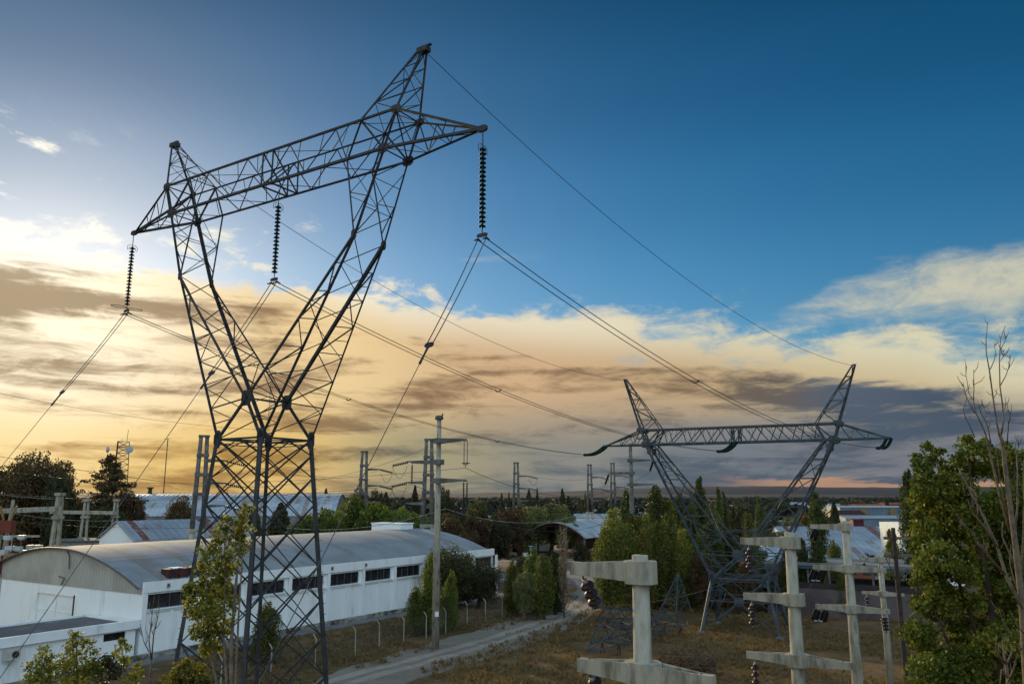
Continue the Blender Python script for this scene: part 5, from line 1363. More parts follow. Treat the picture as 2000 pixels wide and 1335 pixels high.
def vehicle(name, label, px, py, ang, L, body_m, cab=.35, h=1.7, cat='truck', load=None):
    p = G(px, py); r = thing(name, label, cat, (p.x, p.y, 0), ang)
    def put(b, nm, m, par):
        me = bpy.data.meshes.new(nm); me.from_pydata(b.v, [], b.f); me.materials.append(m); o = bpy.data.objects.new(nm, me); COL.objects.link(o); o.parent = par; return o
    W_ = 1.9
    prof = [(-L/2, .45), (L/2, .45), (L/2, 1.0), (L/2-.9, 1.12), (L/2-1.4, h), (L/2-1.4-L*cab, h), (L/2-1.6-L*cab, 1.15), (-L/2, 1.1)]
    b = MB(); k = len(prof)
    b.add([(x, -W_/2, z) for x, z in prof]+[(x, W_/2, z) for x, z in prof], [tuple(range(k)), tuple(range(k, 2*k))[::-1]]+[(i, k+i, k+(i+1) % k, (i+1) % k) for i in range(k)])
    put(b, 'body', body_m, r)
    b = MB()
    for s in (-1, 1): b.add([(L/2-1.05, s*(W_/2+.01), 1.15), (L/2-1.45, s*(W_/2+.01), h-.08), (L/2-1.35-L*cab, s*(W_/2+.01), h-.08), (L/2-1.5-L*cab, s*(W_/2+.01), 1.2)], [(0,1,2,3)])
    b.add([(L/2-.93, -W_/2*.85, 1.16), (L/2-.93, W_/2*.85, 1.16), (L/2-1.38, W_/2*.85, h-.06), (L/2-1.38, -W_/2*.85, h-.06)], [(0,1,2,3)])
    put(b, 'window_glass', M_PANE, r)
    for x in (-L/2+.85, L/2-.85):
        for s in (-1, 1):
            b = MB(); b.lathe([(.2, 0), (.36, .02), (.36, .22), (.2, .24)], (x, s*W_/2-(.12 if s > 0 else -.12)*1, .36), (0, s, 0), 16); w = put(b, 'wheel', M_DARK, r)
    if load:
        b = MB()
        for k in range(4): b.box((-L/2+1.2+.1*k, 0, 1.25+.22*k), (2.2-.1*k, 1.7, .18))
        put(b, 'load', load, r)
vehicle('pickup_truck', 'small flatbed truck loaded with timber beside the pallet stacks', 985, 1088, .1, 5.2, mat('beige_paint', (.25, .20, .12), rough=.5), load=mat('pallet_wood', (.2, .11, .06)))
vehicle('white_car', 'small white car parked between the street lamp and the pallets', 975, 1070, .3, 4.2, mat('white_paint', (.6, .64, .66), rough=.35), .45, 1.5, 'car')
vehicle('white_van', 'white van at the back of the yard left of the pallet stacks', 985, 1055, .1, 5.4, mat('white_paint', (.6, .64, .66)), .6, 2.3, 'van')
p = G(1034, 1092); r = thing('white_cart', 'small white towable cart with a post, standing on the dirt yard', 'cart', (p.x, p.y, 0))
b = MB(); b.box((p.x, p.y, .7), (2.6, 1.2, .5), .3); b.box((p.x-.9, p.y, 1.1), (.9, 1.1, .5), .3); b.build('body', mat('white_paint', (.6, .64, .66)), r)
b = MB(); b.rod((p.x+.3, p.y, .9), (p.x+.35, p.y, 2.7), .09, 6); b.box((p.x+.3, p.y, 2.7), (1.1, .15, .12)); b.build('mast', M_GREYB, r)
for s in (-1, 1): b = MB(); b.lathe([(.15, 0), (.35, .02), (.35, .18), (.15, .2)], (p.x+.2, p.y+s*.6, .35), (0, s, 0), 12); b.build('wheel', M_DARK, r)
p0, p1 = G(1114, 1122), G(1128, 1122); r = thing('rail_barrier', 'low rusty pipe rail at the road bend beside the kerb', 'barrier', (p0.x, p0.y, 0))
b = MB()
for f in (0, .5, 1): q = p0.lerp(p1, f); b.rod((q.x, q.y, 0), (q.x, q.y, .95), .05, 6)
b.build('upright', mat('rusty_rail', (.10, .05, .03)), r)
MB().rod((p0.x, p0.y, .95), (p1.x, p1.y, .95), .05, 6).build('top_rail', mat('rusty_rail', (.1, .05, .03)), r)
HAZE_D = 1.1e-5
# ------------------------------------------------------------------ trees and plants
L_DARK = leaf_mat('dark_leaves', [(.018, .022, .010), (.030, .036, .014), (.050, .050, .020), (.022, .028, .014)], trans=.12)
L_BROWN = leaf_mat('brownish_leaves', [(.035, .024, .012), (.055, .036, .016), (.075, .050, .022), (.040, .034, .016)], trans=.15)
L_OLIVE = leaf_mat('olive_leaves', [(.045, .055, .018), (.075, .085, .028), (.10, .10, .040), (.055, .065, .022)], trans=.2)
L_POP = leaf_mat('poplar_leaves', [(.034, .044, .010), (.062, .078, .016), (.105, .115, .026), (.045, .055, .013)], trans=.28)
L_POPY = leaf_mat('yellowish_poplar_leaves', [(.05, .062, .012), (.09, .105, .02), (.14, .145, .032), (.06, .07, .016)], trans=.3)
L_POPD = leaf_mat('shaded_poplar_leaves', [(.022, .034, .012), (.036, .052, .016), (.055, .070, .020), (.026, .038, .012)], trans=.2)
L_BRIGHT = leaf_mat('bright_green_leaves', [(.034, .056, .010), (.058, .09, .015), (.088, .118, .022), (.042, .066, .012)], trans=.3)
L_NEAR = leaf_mat('broad_green_leaves', [(.018, .030, .006), (.035, .055, .009), (.065, .085, .012), (.12, .125, .018), (.028, .045, .009)], rough=.6, trans=.26, clump=.6)
L_YOUNG = leaf_mat('yellow_green_leaves', [(.028, .036, .007), (.052, .062, .011), (.10, .105, .017), (.19, .175, .035), (.036, .044, .008)], rough=.6, trans=.35, clump=.8)
L_TWIG = leaf_mat('dry_twigs', [(.16, .12, .08), (.22, .17, .12), (.12, .09, .06)], trans=.05)

def leaf_mesh(name, P, size, m, seed=0, aspect=.6, droop=.0, jit=.35, upb=0.0):
    """one mesh of many small folded leaves at the points P"""
    rg = np.random.default_rng(seed); n = len(P)
    d = rg.normal(size=(n, 3)); d[:, 2] -= droop; d[:, 2] += upb; d /= np.linalg.norm(d, axis=1)[:, None]
    a = rg.normal(size=(n, 3)); s = np.cross(d, a); s /= np.linalg.norm(s, axis=1)[:, None]; nr = np.cross(d, s)
    l = (size*(1+jit*rg.normal(size=n)).clip(.4, 1.9))[:, None]*.5; w = l*aspect
    V = np.empty((n, 4, 3)); V[:, 0] = P-d*l; V[:, 1] = P+s*w+nr*w*.35+d*l*.1; V[:, 2] = P+d*l; V[:, 3] = P-s*w+nr*w*.35+d*l*.1
    me = bpy.data.meshes.new(name); me.vertices.add(n*4); me.vertices.foreach_set('co', V.reshape(-1).astype(np.float32))
    me.loops.add(n*4); me.loops.foreach_set('vertex_index', np.arange(n*4, dtype=np.int32))
    me.polygons.add(n); me.polygons.foreach_set('loop_start', np.arange(0, n*4, 4, dtype=np.int32))
    me.update(calc_edges=True); me.materials.append(m)
    return me
def clusters(C, R, k, rg, shell=.35):
    """k points in each cluster centre C (N,3) with radii R (N,) or (N,3)"""
    C = np.repeat(C, k, axis=0); R = np.repeat(np.asarray(R, float).reshape(len(R), -1), k, axis=0)
    v = rg.normal(size=C.shape); v /= np.linalg.norm(v, axis=1)[:, None]; r = rg.random(len(C))**(1/3.0)*(1-shell)+shell*rg.random(len(C))**.15
    return C+v*r[:, None]*R
def proto(kind, seed, leafm, h=12.0, w=5.0, leaf=.32, dens=1.0, barkm=None):
    rg = np.random.default_rng(seed); rr = random.Random(seed)
    root = thing(kind, None, None); tb = MB(); pts = []
    if kind == 'poplar_tree':
        ns = 7; tb.tube([(0, 0, 0), (0, 0, h*.4), (.1, 0, h*.8), (0, 0, h*.97)], [w*.05, w*.04, w*.02, .02], 7)
        for i in range(ns):
            a = 6.283*i/ns+rr.uniform(-.4, .4); r = 0 if i == 0 else w*rr.uniform(.12, .26); top = h*(.97 if i == 0 else rr.uniform(.78, 1.0)); z0 = h*rr.uniform(.05, .14)
            x, y = r*math.cos(a), r*math.sin(a)
            tb.tube([(0, 0, z0), (x*.8, y*.8, z0+h*.12), (x, y, (z0+top)*.55), (x*.6, y*.6, top*.96)], [w*.022, w*.018, w*.012, .01], 5)
            n = int(26*dens); t = np.sort(rg.random(n)); z = z0+(top-z0)*t
            rad = w*.29*np.minimum(1, ((1-t)/.30)**.5)*np.minimum(1, (t+.06)/.12)
            ang = rg.random(n)*6.283; q = rad*.75
            C = np.stack([x*(1-.4*t**3)+q*np.cos(ang), y*(1-.4*t**3)+q*np.sin(ang), z], 1)
            R = np.stack([rad*.5+.10, rad*.5+.10, rad*.9+.28], 1)
            pts.append(clusters(C, R, int(46), rg))
    elif kind == 'cypress_tree':
        tb.tube([(0, 0, 0), (0, 0, h*.5), (0, 0, h*.97)], [w*.06, w*.04, .02], 6)
        n = int(170*dens); t = rg.random(n)**.85; z = h*.06+h*.93*t; rad = w*.5*np.minimum(1, (1-t)**.62*1.2)*np.minimum(1, (t+.05)/.15); ang = rg.random(n)*6.283
        q = rad*(.55+.3*rg.random(n)); C = np.stack([q*np.cos(ang), q*np.sin(ang), z], 1); R = np.stack([rad*.3+.08, rad*.3+.08, rad*.5+.3], 1)
        pts.append(clusters(C, R, 42, rg))
    elif kind == 'feathery_tree':
        tb.tube([(0, 0, 0), (.1, 0, h*.5), (0, 0, h)], [w*.03, w*.02, .03], 7)
        for lev in range(15):
            t = lev/14; z = h*(.14+.84*t); rad = w*.64*(1-t)**.8+.3; nbr = 7 if lev < 12 else 4
            for k in range(nbr):
                a = rr.uniform(0, 6.283); L = rad*rr.uniform(.6, 1.12); e_ = (L*math.cos(a), L*math.sin(a), z+L*rr.uniform(-.05, .25))
                tb.tube([(0, 0, z-.3), (e_[0]*.5, e_[1]*.5, (z+e_[2])/2-.1), e_], [.09, .06, .02], 4)
                m_ = 6; f = np.linspace(.25, 1, m_); C = np.stack([e_[0]*f, e_[1]*f, z+(e_[2]-z)*f+.15], 1)+rg.normal(size=(m_, 3))*.18
                pts.append(clusters(C, np.stack([np.full(m_, .55), np.full(m_, .55), np.full(m_, .32)], 1), int(26*dens), rg))
    elif kind == 'bare_poplar':
        tb.tube([(0, 0, 0), (0, 0, h*.5), (.1, 0, h*.97)], [w*.06, w*.04, .02], 7)
        for k in range(60):
            z0 = h*rr.uniform(.08, .8); a = rr.uniform(0, 6.283); r = w*rr.uniform(.15, .42); z1 = z0+h*rr.uniform(.12, .3); z1 = min(z1, h)
            x, y = r*math.cos(a), r*math.sin(a); tb.tube([(0, 0, z0), (x*.7, y*.7, z0+.3*(z1-z0)), (x, y, z1)], [.06, .04, .015], 4)
            m_ = 8; f = np.linspace(.3, 1, m_); C = np.stack([x*f, y*f, z0+(z1-z0)*f], 1); pts.append(clusters(C, np.full(m_, .35), int(12*dens), rg))
    else:
        lob = {'round_tree': 17, 'bush': 9}[kind]; zb_ = .28 if kind == 'round_tree' else .05
        tb.tube([(0, 0, 0), (.05*w, 0, h*.25), (0, .03*w, h*.5)], [w*.045+.05, w*.035+.04, w*.02], 8)
        for i in range(lob):
            a = 6.283*i*.618; t = (i+.5)/lob; z = h*(zb_+(.86-zb_)*t); r = w*.5*math.sqrt(max(.0, 1-((z/h-.5*(1+zb_)*.95)/(.62))**2))*rr.uniform(.45, .78)
            if i == lob-1: r = 0
            x, y = r*math.cos(a), r*math.sin(a); lr = w*rr.uniform(.14, .22)
            tb.tube([(0, 0, h*.2+z*.15), (x*.4, y*.4, z*.6), (x*.9, y*.9, z)], [w*.025, w*.018, w*.008], 5)
            n = int(15*dens); v = rg.normal(size=(n, 3)); v /= np.linalg.norm(v, axis=1)[:, None]
            C = np.array([[x, y, z]])+v*lr*np.array([[.9, .9, .75]])*(.6+.5*rg.random((n, 1)))
            pts.append(clusters(C, np.full(n, lr*.42), 34, rg))
    P = np.concatenate(pts); P = P[P[:, 2] > .15]
    tm = bpy.data.meshes.new('trunk'); tm.from_pydata(tb.v, [], tb.f); tm.materials.append(barkm or M_BARK); tm.shade_smooth()
    o = bpy.data.objects.new('trunk', tm); COL.objects.link(o); o.parent = root
    cm = leaf_mesh('crown', P, leaf, leafm, seed+1); o = bpy.data.objects.new('crown', cm); COL.objects.link(o); o.parent = root
    root['_hw'] = 1.0
    del root['_hw']
    return root, h, w
PROT = {}
def P_(key, *a, **k): PROT[key] = [proto(*a, **k), False]
P_('popA', 'poplar_tree', 1, L_POPY, 14, 5.2, .26, 1.5)
P_('popB', 'poplar_tree', 2, L_POP, 14, 4.6, .26, 1.5)
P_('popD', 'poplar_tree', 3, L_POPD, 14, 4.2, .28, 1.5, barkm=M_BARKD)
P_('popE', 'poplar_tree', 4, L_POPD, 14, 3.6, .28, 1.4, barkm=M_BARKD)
P_('popN', 'poplar_tree', 14, L_POP, 9, 3.4, .20, 1.6, barkm=M_BARK)
P_('cyp', 'cypress_tree', 5, L_DARK, 12, 2.6, .30, 1.0, barkm=M_BARKD)
P_('cone', 'cypress_tree', 15, L_DARK, 11, 6.0, .34, 1.7, barkm=M_BARKD)
P_('rndD', 'round_tree', 6, L_DARK, 11, 9, .34, 1.6, barkm=M_BARKD)
P_('rndK', 'round_tree', 16, L_BROWN, 11, 9.5, .34, 1.5, barkm=M_BARKD)
P_('rndO', 'round_tree', 7, L_OLIVE, 10, 9, .36, 1.4)
P_('rndB', 'round_tree', 8, L_BRIGHT, 10, 8.5, .36, 1.4)
P_('bigD', 'round_tree', 9, L_BROWN, 16, 16, .38, 5.0, barkm=M_BARKD)
P_('oak', 'round_tree', 19, L_DARK, 8.5, 9.5, .22, 4.0, barkm=M_BARKD)
P_('fea', 'feathery_tree', 10, L_BROWN, 17, 13, .34, 1.0, barkm=M_BARKD)
P_('bush', 'bush', 11, L_OLIVE, 3, 4, .24, 1.2)
P_('bushD', 'bush', 12, L_DARK, 3, 4, .24, 1.2, barkm=M_BARKD)
P_('bare', 'bare_poplar', 13, L_TWIG, 10, 3, .13, .8, barkm=M_BARE)
rt = random.Random(77)
def tree(key, px, top, wpx, Y, label, cat='tree', group='trees between and behind the buildings', ky=1.0):
    (root, h, w), used_ = PROT[key]
    o = root if not used_ else copy_tree(root); PROT[key][1] = True
    p = at(px, top, Y); H = p.z; Wd = wpx*Y/1555.0*(1.0 if key == 'popN' else 1.12 if key[:3] == 'pop' else 1.12)
    o.location = (p.x, Y, 0); o.scale = (Wd/w, Wd/w*ky, H/h); o.rotation_euler = (0, 0, rt.uniform(0, 6.28) if key not in ('fea',) else .4)
    return tag(o, label, cat, group)
T = [
 ('bigD', 66, 888, 158, 142, 'huge rounded dark brown tree behind the substation at the left'),
 ('rndD', 121, 918, 52, 138, 'loose smaller tree at the right side of the huge rounded tree'),
 ('rndK', 6, 935, 90, 146, 'dark tree cut by the left edge beside the huge rounded tree'),
 ('fea', 217, 893, 150, 152, 'feathery tiered dark tree in front of the telecom tower'),
 ('rndD', 160, 978, 90, 146, 'low dark tree under the left side of the feathery tree'),
 ('rndK', 256, 952, 60, 150, 'brownish tree right of the telecom tower foot'),
 ('rndD', 212, 985, 90, 140, 'dark tree behind the farthest gantry post'),
 ('rndK', 110, 992, 80, 150, 'brown low tree between the two gantry posts'),
 ('rndK', 352, 965, 50, 150, 'round brown tree in front of the long arched store'),
 ('cone', 497, 990, 44, 128, 'dark conical tree seen through the near tower, left of its middle leg'),
 ('cone', 549, 984, 60, 130, 'broad dark conical tree seen through the near tower, right of its middle leg'),
 ('rndB', 600, 1003, 76, 122, 'bright green hedge tree just inside the right leg of the near tower'),
 ('rndB', 640, 990, 84, 124, 'bright green hedge tree right of the near tower leg'),
 ('rndB', 694, 966, 86, 132, 'tallest bright green hedge tree in front of the twin pole'),
 ('rndB', 740, 980, 84, 126, 'bright green hedge tree right of the twin pole'),
 ('rndB', 783, 990, 80, 124, 'yellowish green hedge tree at the right end of the bright hedge'),
 ('rndB', 814, 1000, 60, 121, 'low green hedge tree touching the twin pole by the roadside pole'),
 ('rndK', 703, 950, 44, 165, 'dark tree top behind the twin pole above the hedge'),
 ('rndD', 733, 952, 36, 168, 'taller dark tree right behind the twin pole above the hedge'),
 ('cone', 754, 963, 34, 175, 'pointed dark tree behind the hedge, right of the twin pole'),
 ('rndD', 774, 972, 44, 180, 'wide low dark tree far behind the hedge'),
 ('cone', 811, 950, 26, 160, 'tall narrow dark tree below the hanging disc insulator of the roadside pole'),
 ('rndD', 863, 944, 34, 150, 'dark ragged tree just right of the roadside pole'),
 ('rndD', 880, 968, 36, 150, 'dark loose tree right of the ragged one by the roadside pole'),
 ('cone', 637, 955, 20, 225, 'small dark tree top poking above the long arched roof'),
 ('rndD', 655, 975, 30, 200, 'dark round tree at the right end of the long arched store'),
 ('rndK', 882, 1000, 66, 140, 'brown tree above the far end of the warehouse roof'),
 ('rndK', 925, 1003, 60, 142, 'brown tree behind the curved street lamp'),
 ('rndO', 934, 972, 46, 190, 'olive round tree far behind the street lamp'),
 ('rndD', 968, 1000, 60, 146, 'dark tree right behind the street lamp head'),
 ('rndK', 992, 985, 60, 170, 'brownish dark tree left of the pale centre twin pole'),
 ('cyp', 980, 963, 12, 210, 'green cypress left of the centre twin pole'),
 ('cyp', 994, 961, 9, 208, 'thin dark cypress touching the centre twin pole on its left'),
 ('cone', 1033, 957, 22, 205, 'dark cypress just right of the centre twin pole'),
 ('cyp', 1049, 953, 10, 207, 'thinnest sharp cypress right of the centre twin pole'),
 ('rndO', 1030, 985, 76, 178, 'olive grey rounded tree above the open shed, left one'),
 ('rndO', 1075, 978, 84, 184, 'olive grey rounded tree above the open shed, right one'),
 ('rndO', 1104, 1004, 50, 176, 'small olive tree touching the white two storey house'),
 ('cone', 1098, 955, 20, 220, 'dark pointed tree in the middle between the centre twin poles'),
 ('cone', 1110, 970, 26, 222, 'lower dark pointed tree beside the middle pointed one'),
 ('cyp', 1131, 972, 8, 260, 'first of three thin far cypresses left of the slim twin poles'),
 ('cyp', 1137, 975, 7, 262, 'second and lowest of three thin far cypresses left of the slim twin poles'),
 ('cyp', 1143, 962, 8, 264, 'third and tallest of three thin far cypresses left of the slim twin poles'),
 ('rndK', 960, 1030, 50, 150, 'low brown tree behind the pallet stacks'),
 ('rndK', 905, 1035, 60, 132, 'low brown tree against the warehouse far end'),
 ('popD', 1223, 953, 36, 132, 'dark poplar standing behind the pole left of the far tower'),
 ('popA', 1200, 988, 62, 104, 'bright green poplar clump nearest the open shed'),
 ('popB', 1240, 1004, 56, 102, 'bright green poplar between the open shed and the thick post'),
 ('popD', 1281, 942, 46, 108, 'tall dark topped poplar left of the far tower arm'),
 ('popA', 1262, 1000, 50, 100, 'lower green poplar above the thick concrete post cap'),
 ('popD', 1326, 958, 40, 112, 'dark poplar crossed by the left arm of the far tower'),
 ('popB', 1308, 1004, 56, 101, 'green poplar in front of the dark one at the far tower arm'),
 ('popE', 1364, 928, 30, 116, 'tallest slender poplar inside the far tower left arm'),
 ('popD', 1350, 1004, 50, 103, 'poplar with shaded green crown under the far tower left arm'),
 ('popE', 1401, 948, 16, 128, 'slim dark poplar in the open V of the far tower, left one'),
 ('popE', 1413, 957, 14, 130, 'slim dark poplar in the open V of the far tower, right one'),
 ('rndD', 1436, 972, 34, 150, 'dark round topped tree in the open V of the far tower'),
 ('rndD', 1458, 978, 30, 190, 'darker far tree in the middle of the far tower V'),
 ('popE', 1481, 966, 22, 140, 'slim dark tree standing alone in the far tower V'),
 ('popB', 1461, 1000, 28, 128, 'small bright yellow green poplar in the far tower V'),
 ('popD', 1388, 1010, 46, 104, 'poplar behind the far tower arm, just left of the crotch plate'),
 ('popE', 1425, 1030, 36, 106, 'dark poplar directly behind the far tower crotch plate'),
 ('rndO', 1525, 1034, 60, 140, 'low olive tree behind the far tower right arm'),
 ('popE', 1590, 955, 36, 122, 'tall dark poplar just right of the far tower right arm'),
 ('rndK', 1613, 1000, 30, 180, 'brown far tree between the dark poplar and the pointed fir'),
 ('cone', 1628, 980, 24, 205, 'pointed dark fir left of the cream house'),
 ('cone', 1732, 976, 16, 300, 'small pointed fir far off above the striped factory'),
 ('rndO', 1716, 1033, 20, 190, 'small round green tree in front of the blue-grey factory wing'),
 ('popB', 1741, 1034, 38, 98, 'green poplar behind the top of the dark wooden pole'),
 ('popE', 1768, 914, 34, 90, 'tall narrow dark poplar left of the big leafy tree'),
 ('popE', 1790, 965, 34, 92, 'dark poplar half hidden by the big leafy tree'),
 ('popE', 1594, 1035, 28, 92, 'slim shaded tree before the long building, between second and third posts'),
 ('popN', 1628, 1052, 34, 118, 'leafy tree seen between the third post and the slim shaded tree'),
 ('popE', 1566, 1048, 24, 93, 'slim shaded tree close right of the second concrete post'),
 ('popN', 1640, 1112, 20, 90, 'short dark tree before the long building beside the third post'),
 ('popE', 1535, 1075, 24, 92, 'slim dark tree behind the second concrete post'),
 ('bushD', 1690, 1185, 40, 91, 'low dark bush against the pinkish wall right of the third post'),
 ('popN', 1612, 1120, 16, 91, 'thin dark tree left of the double black insulator of the third post'),
 ('popN', 1000, 1090, 32, 91, 'small green poplar by the fence, left of the yard group'),
 ('popN', 1040, 1066, 46, 92, 'tallest poplar of the group beside the fence end'),
 ('popB', 1062, 1082, 44, 89, 'poplar in the middle of the group beside the fence end'),
 ('popE', 1083, 1074, 34, 93, 'rightmost green poplar of the group beside the bare one'),
 ('rndO', 1024, 1112, 40, 88, 'short green poplar low in the group beside the fence end'),
 ('bare', 1100, 1028, 26, 90, 'leafless pale poplar in front of the open shed'),
 ('rndO', 1026, 1084, 42, 132, 'low olive tree between the poplar group and the white cart'),
 ('bushD', 1136, 1058, 30, 150, 'dark green bush at the right corner of the open shed'),
 ('oak', 880, 1070, 96, 96, 'dark dense broad tree hiding the far end of the warehouse wall'),
 ('oak', 934, 1100, 78, 98, 'lower dark broad tree at the corner of the warehouse'),
 ('popN', 843, 1076, 46, 80, 'green conical tree behind the roadside pole, tallest one'),
 ('popN', 882, 1110, 30, 82, 'green conical tree right of the roadside pole'),
 ('popN', 812, 1142, 36, 79, 'short green conical tree left of the roadside pole'),
 ('popN', 524, 1172, 56, 66, 'green conical tree inside the near tower base'),
 ('bush', 1160, 1075, 26, 160, 'green bush behind the right corner of the open shed'),
 ('rndD', 1515, 978, 40, 300, 'far dark tree behind the right arm of the far tower'),
 ('rndK', 1665, 975, 50, 420, 'far brown tree line clump above the cream house'),
 ('rndD', 1560, 985, 40, 330, 'far dark round tree between the far tower arm and the tall poplar'),
 ('popE', 1345, 1092, 44, 97, 'first from the left of the low dark trees right behind the far tower legs'),
 ('rndK', 1368, 1075, 44, 94, 'second from the left of the low dark trees right behind the far tower legs'),
 ('rndD', 1392, 1100, 44, 97, 'third from the left of the low dark trees right behind the far tower legs'),
 ('rndD', 1412, 1085, 44, 98, 'fourth from the left of the low dark trees right behind the far tower legs'),
 ('rndK', 1440, 1108, 44, 93, 'fifth from the left of the low dark trees right behind the far tower legs'),
 ('rndK', 1462, 1090, 44, 93, 'sixth from the left of the low dark trees right behind the far tower legs'),
 ('rndD', 1490, 1100, 44, 95, 'seventh from the left of the low dark trees right behind the far tower legs'),
 ('rndK', 1512, 1112, 44, 94, 'eighth from the left of the low dark trees right behind the far tower legs'),
 ('popA', 1192, 1010, 46, 98, 'light green poplar of the front row, nearest the pale shed roof'),
 ('popB', 1222, 1022, 46, 97, 'light green poplar of the front row, above the thick post arm'),
 ('popA', 1256, 1030, 46, 96, 'light green poplar of the front row, just right of the thick post cap'),
 ('popB', 1290, 1018, 46, 97, 'light green poplar of the front row, behind the dismantled peak'),
 ('popA', 1335, 1030, 46, 97, 'light green poplar of the front row, left of the far tower leg'),
 ('popB', 1368, 1035, 46, 98, 'light green poplar of the front row, under the far tower left arm'),
 ('popB', 1300, 975, 46, 108, 'light green poplar of the front row, pale topped, left of the far tower'),
 ('popB', 1345, 985, 46, 110, 'light green poplar of the front row, crossed by the far tower left arm'),
 ('popB', 1382, 985, 46, 118, 'light green poplar of the front row, inside the far tower left arm bend'),
 ('popB', 1180, 1030, 46, 99, 'light green poplar of the front row, at the extreme left of the row'),
 ('rndD', 1502, 1000, 44, 165, 'dark round tree behind the far tower, under its right arm'),
 ('rndO', 1548, 1004, 44, 170, 'olive tree right of the far tower right arm foot'),
 ('rndK', 1575, 998, 40, 190, 'brown round tree behind the tall poplar right of the far tower'),
 ('rndD', 1608, 1022, 36, 172, 'dark round tree in front of the cream house, left side'),
 ('rndO', 1645, 1040, 34, 178, 'olive tree below the cream house'),
 ('rndD', 1700, 1046, 40, 180, 'dark tree in front of the blue-grey factory wing'),
 ('rndO', 1600, 1062, 40, 128, 'olive tree before the rust striped roofs'),
 ('rndD', 1690, 1078, 34, 122, 'dark small tree beside the pale shed gable near the fourth post'),
 ('rndD', 1545, 1062, 40, 118, 'dark round tree left of the second concrete post top'),
 ('rndO', 1470, 1050, 44, 112, 'olive round tree seen through the far tower lower arms'),
 ('rndD', 1710, 980, 40, 400, 'far dark tree above the striped factory roof'),
]
for a in T: tree(*a)
# row of slim trees in front of the long building, thin stems
row = [(1180, 97), (1206, 96), (1290, 95), (1322, 95)]

def lobed(name, label, Y, lobes, stems, leaf, lm, seed, dens=1.0, cat='tree', bark=None, dz=1.0, group=None, base=None, sh=1.0):
    """near tree built from leaf lobes; lobes and stems are given where the photograph shows them"""
    rg = np.random.default_rng(seed); k = Y/FPX
    pts = []; bp = base or stems[0][0]; bl = at(bp[0], bp[1], Y); loc = Vector((bl.x, Y, 0)); root = thing(name, label, cat, loc, 0, group)
    for lx, ly, lr in lobes:
        r = lr*k*sh; off = max(-2.2, min(2.2, rg.normal()*r*.7*dz)); c = at(lx, ly, Y+off)
        n = max(4, int(dens*15*(lr/22.0)**1.7)); v = rg.normal(size=(n, 3)); v /= np.linalg.norm(v, axis=1)[:, None]
        C = np.array([[c.x, c.y, c.z]])+v*r*np.array([[1.15, 1.15, 1.0]])*(.2+.95*rg.random((n, 1))**.6)
        pts.append(clusters(C, np.stack([rg.uniform(.2, .5, n)*r+leaf, rg.uniform(.2, .5, n)*r+leaf, rg.uniform(.15, .35, n)*r+leaf], 1), 20, rg, .1))
    P = np.concatenate(pts)-np.array([[loc.x, loc.y, 0]])
    cm = leaf_mesh('crown', P, leaf, lm, seed+5, .75, droop=.3); o = bpy.data.objects.new('crown', cm); COL.objects.link(o); o.parent = root
    b = MB(); rr = random.Random(seed)
    for st in stems:
        pp = [at(x, y, Y+rr.uniform(-.15, .15)) for x, y, *_ in st]; rs = [(q[2] if len(q) > 2 else 2.0)*k*.75 for q in st]
        if st[0][1] > 1325:
            pp = [Vector((pp[0].x, pp[0].y, 0))]+pp; rs = [rs[0]*1.3]+rs
        b.tube(pp, rs, 6)
    b.build('trunk', bark or M_BARK, root, smooth=True)
    return root
lobed('young_tree', 'slender yellow green tree with pale stems before the near tower legs, tall one', 26.5,
      [(477, 990, 13), (470, 1014, 16), (478, 1030, 14), (441, 1012, 9), (436, 1030, 14), (430, 1052, 16), (462, 1045, 20), (466, 1070, 20), (408, 1072, 18), (402, 1095, 20), (440, 1085, 20), (445, 1110, 24),
       (415, 1125, 26), (384, 1140, 22), (372, 1156, 16), (400, 1165, 30), (432, 1150, 26), (446, 1175, 18), (378, 1190, 22), (405, 1205, 30), (436, 1200, 24), (388, 1235, 22), (414, 1240, 24), (440, 1225, 16), (400, 1265, 16), (424, 1268, 14)],
      [[(452, 1335, 5), (452, 1250, 4.5), (460, 1150, 3.5), (468, 1060, 2.5), (476, 1000, 1.4)], [(444, 1335, 4), (436, 1240, 3), (440, 1120, 2.4), (438, 1030, 1.4)], [(424, 1335, 3), (408, 1260, 2.4), (402, 1160, 1.8), (406, 1080, 1)], [(452, 1290, 3), (420, 1220, 2), (380, 1150, 1)], [(460, 1335, 3), (466, 1200, 2.4), (474, 1080, 1.6)]],
      .105, L_YOUNG, 31, .85, sh=.74)
lobed('young_tree', 'yellow green bushy tree at the bottom left edge, shorter left one', 38, [(85, 1270, 9), (82, 1286, 14), (90, 1300, 14), (72, 1305, 16), (90, 1320, 18), (66, 1330, 18)], [[(80, 1340, 2.4), (82, 1290, 1.5), (84, 1266, .8)]], .115, L_YOUNG, 32, 1.5, group='young trees in front of the annex')
lobed('young_tree', 'double topped yellow green bushy tree in front of the annex, taller one', 38,
      [(148, 1240, 9), (148, 1256, 13), (170, 1257, 9), (140, 1275, 16), (170, 1274, 14), (122, 1296, 15), (146, 1300, 20), (174, 1297, 16), (130, 1322, 22), (166, 1322, 24), (186, 1310, 12)], [[(150, 1340, 3), (150, 1280, 2), (149, 1245, .9)], [(160, 1340, 2), (170, 1270, 1)]], .115, L_YOUNG, 33, 1.5, group='young trees in front of the annex')
lobed('dark_shrub', 'blue green dark feathery shrub right of the double topped tree', 39, [(206, 1285, 10), (196, 1296, 13), (216, 1298, 14), (230, 1300, 9), (190, 1312, 13), (210, 1316, 18), (230, 1312, 10)], [[(208, 1340, 2), (208, 1290, 1)]], .12, L_DARK, 34, 1.4, 'shrub')
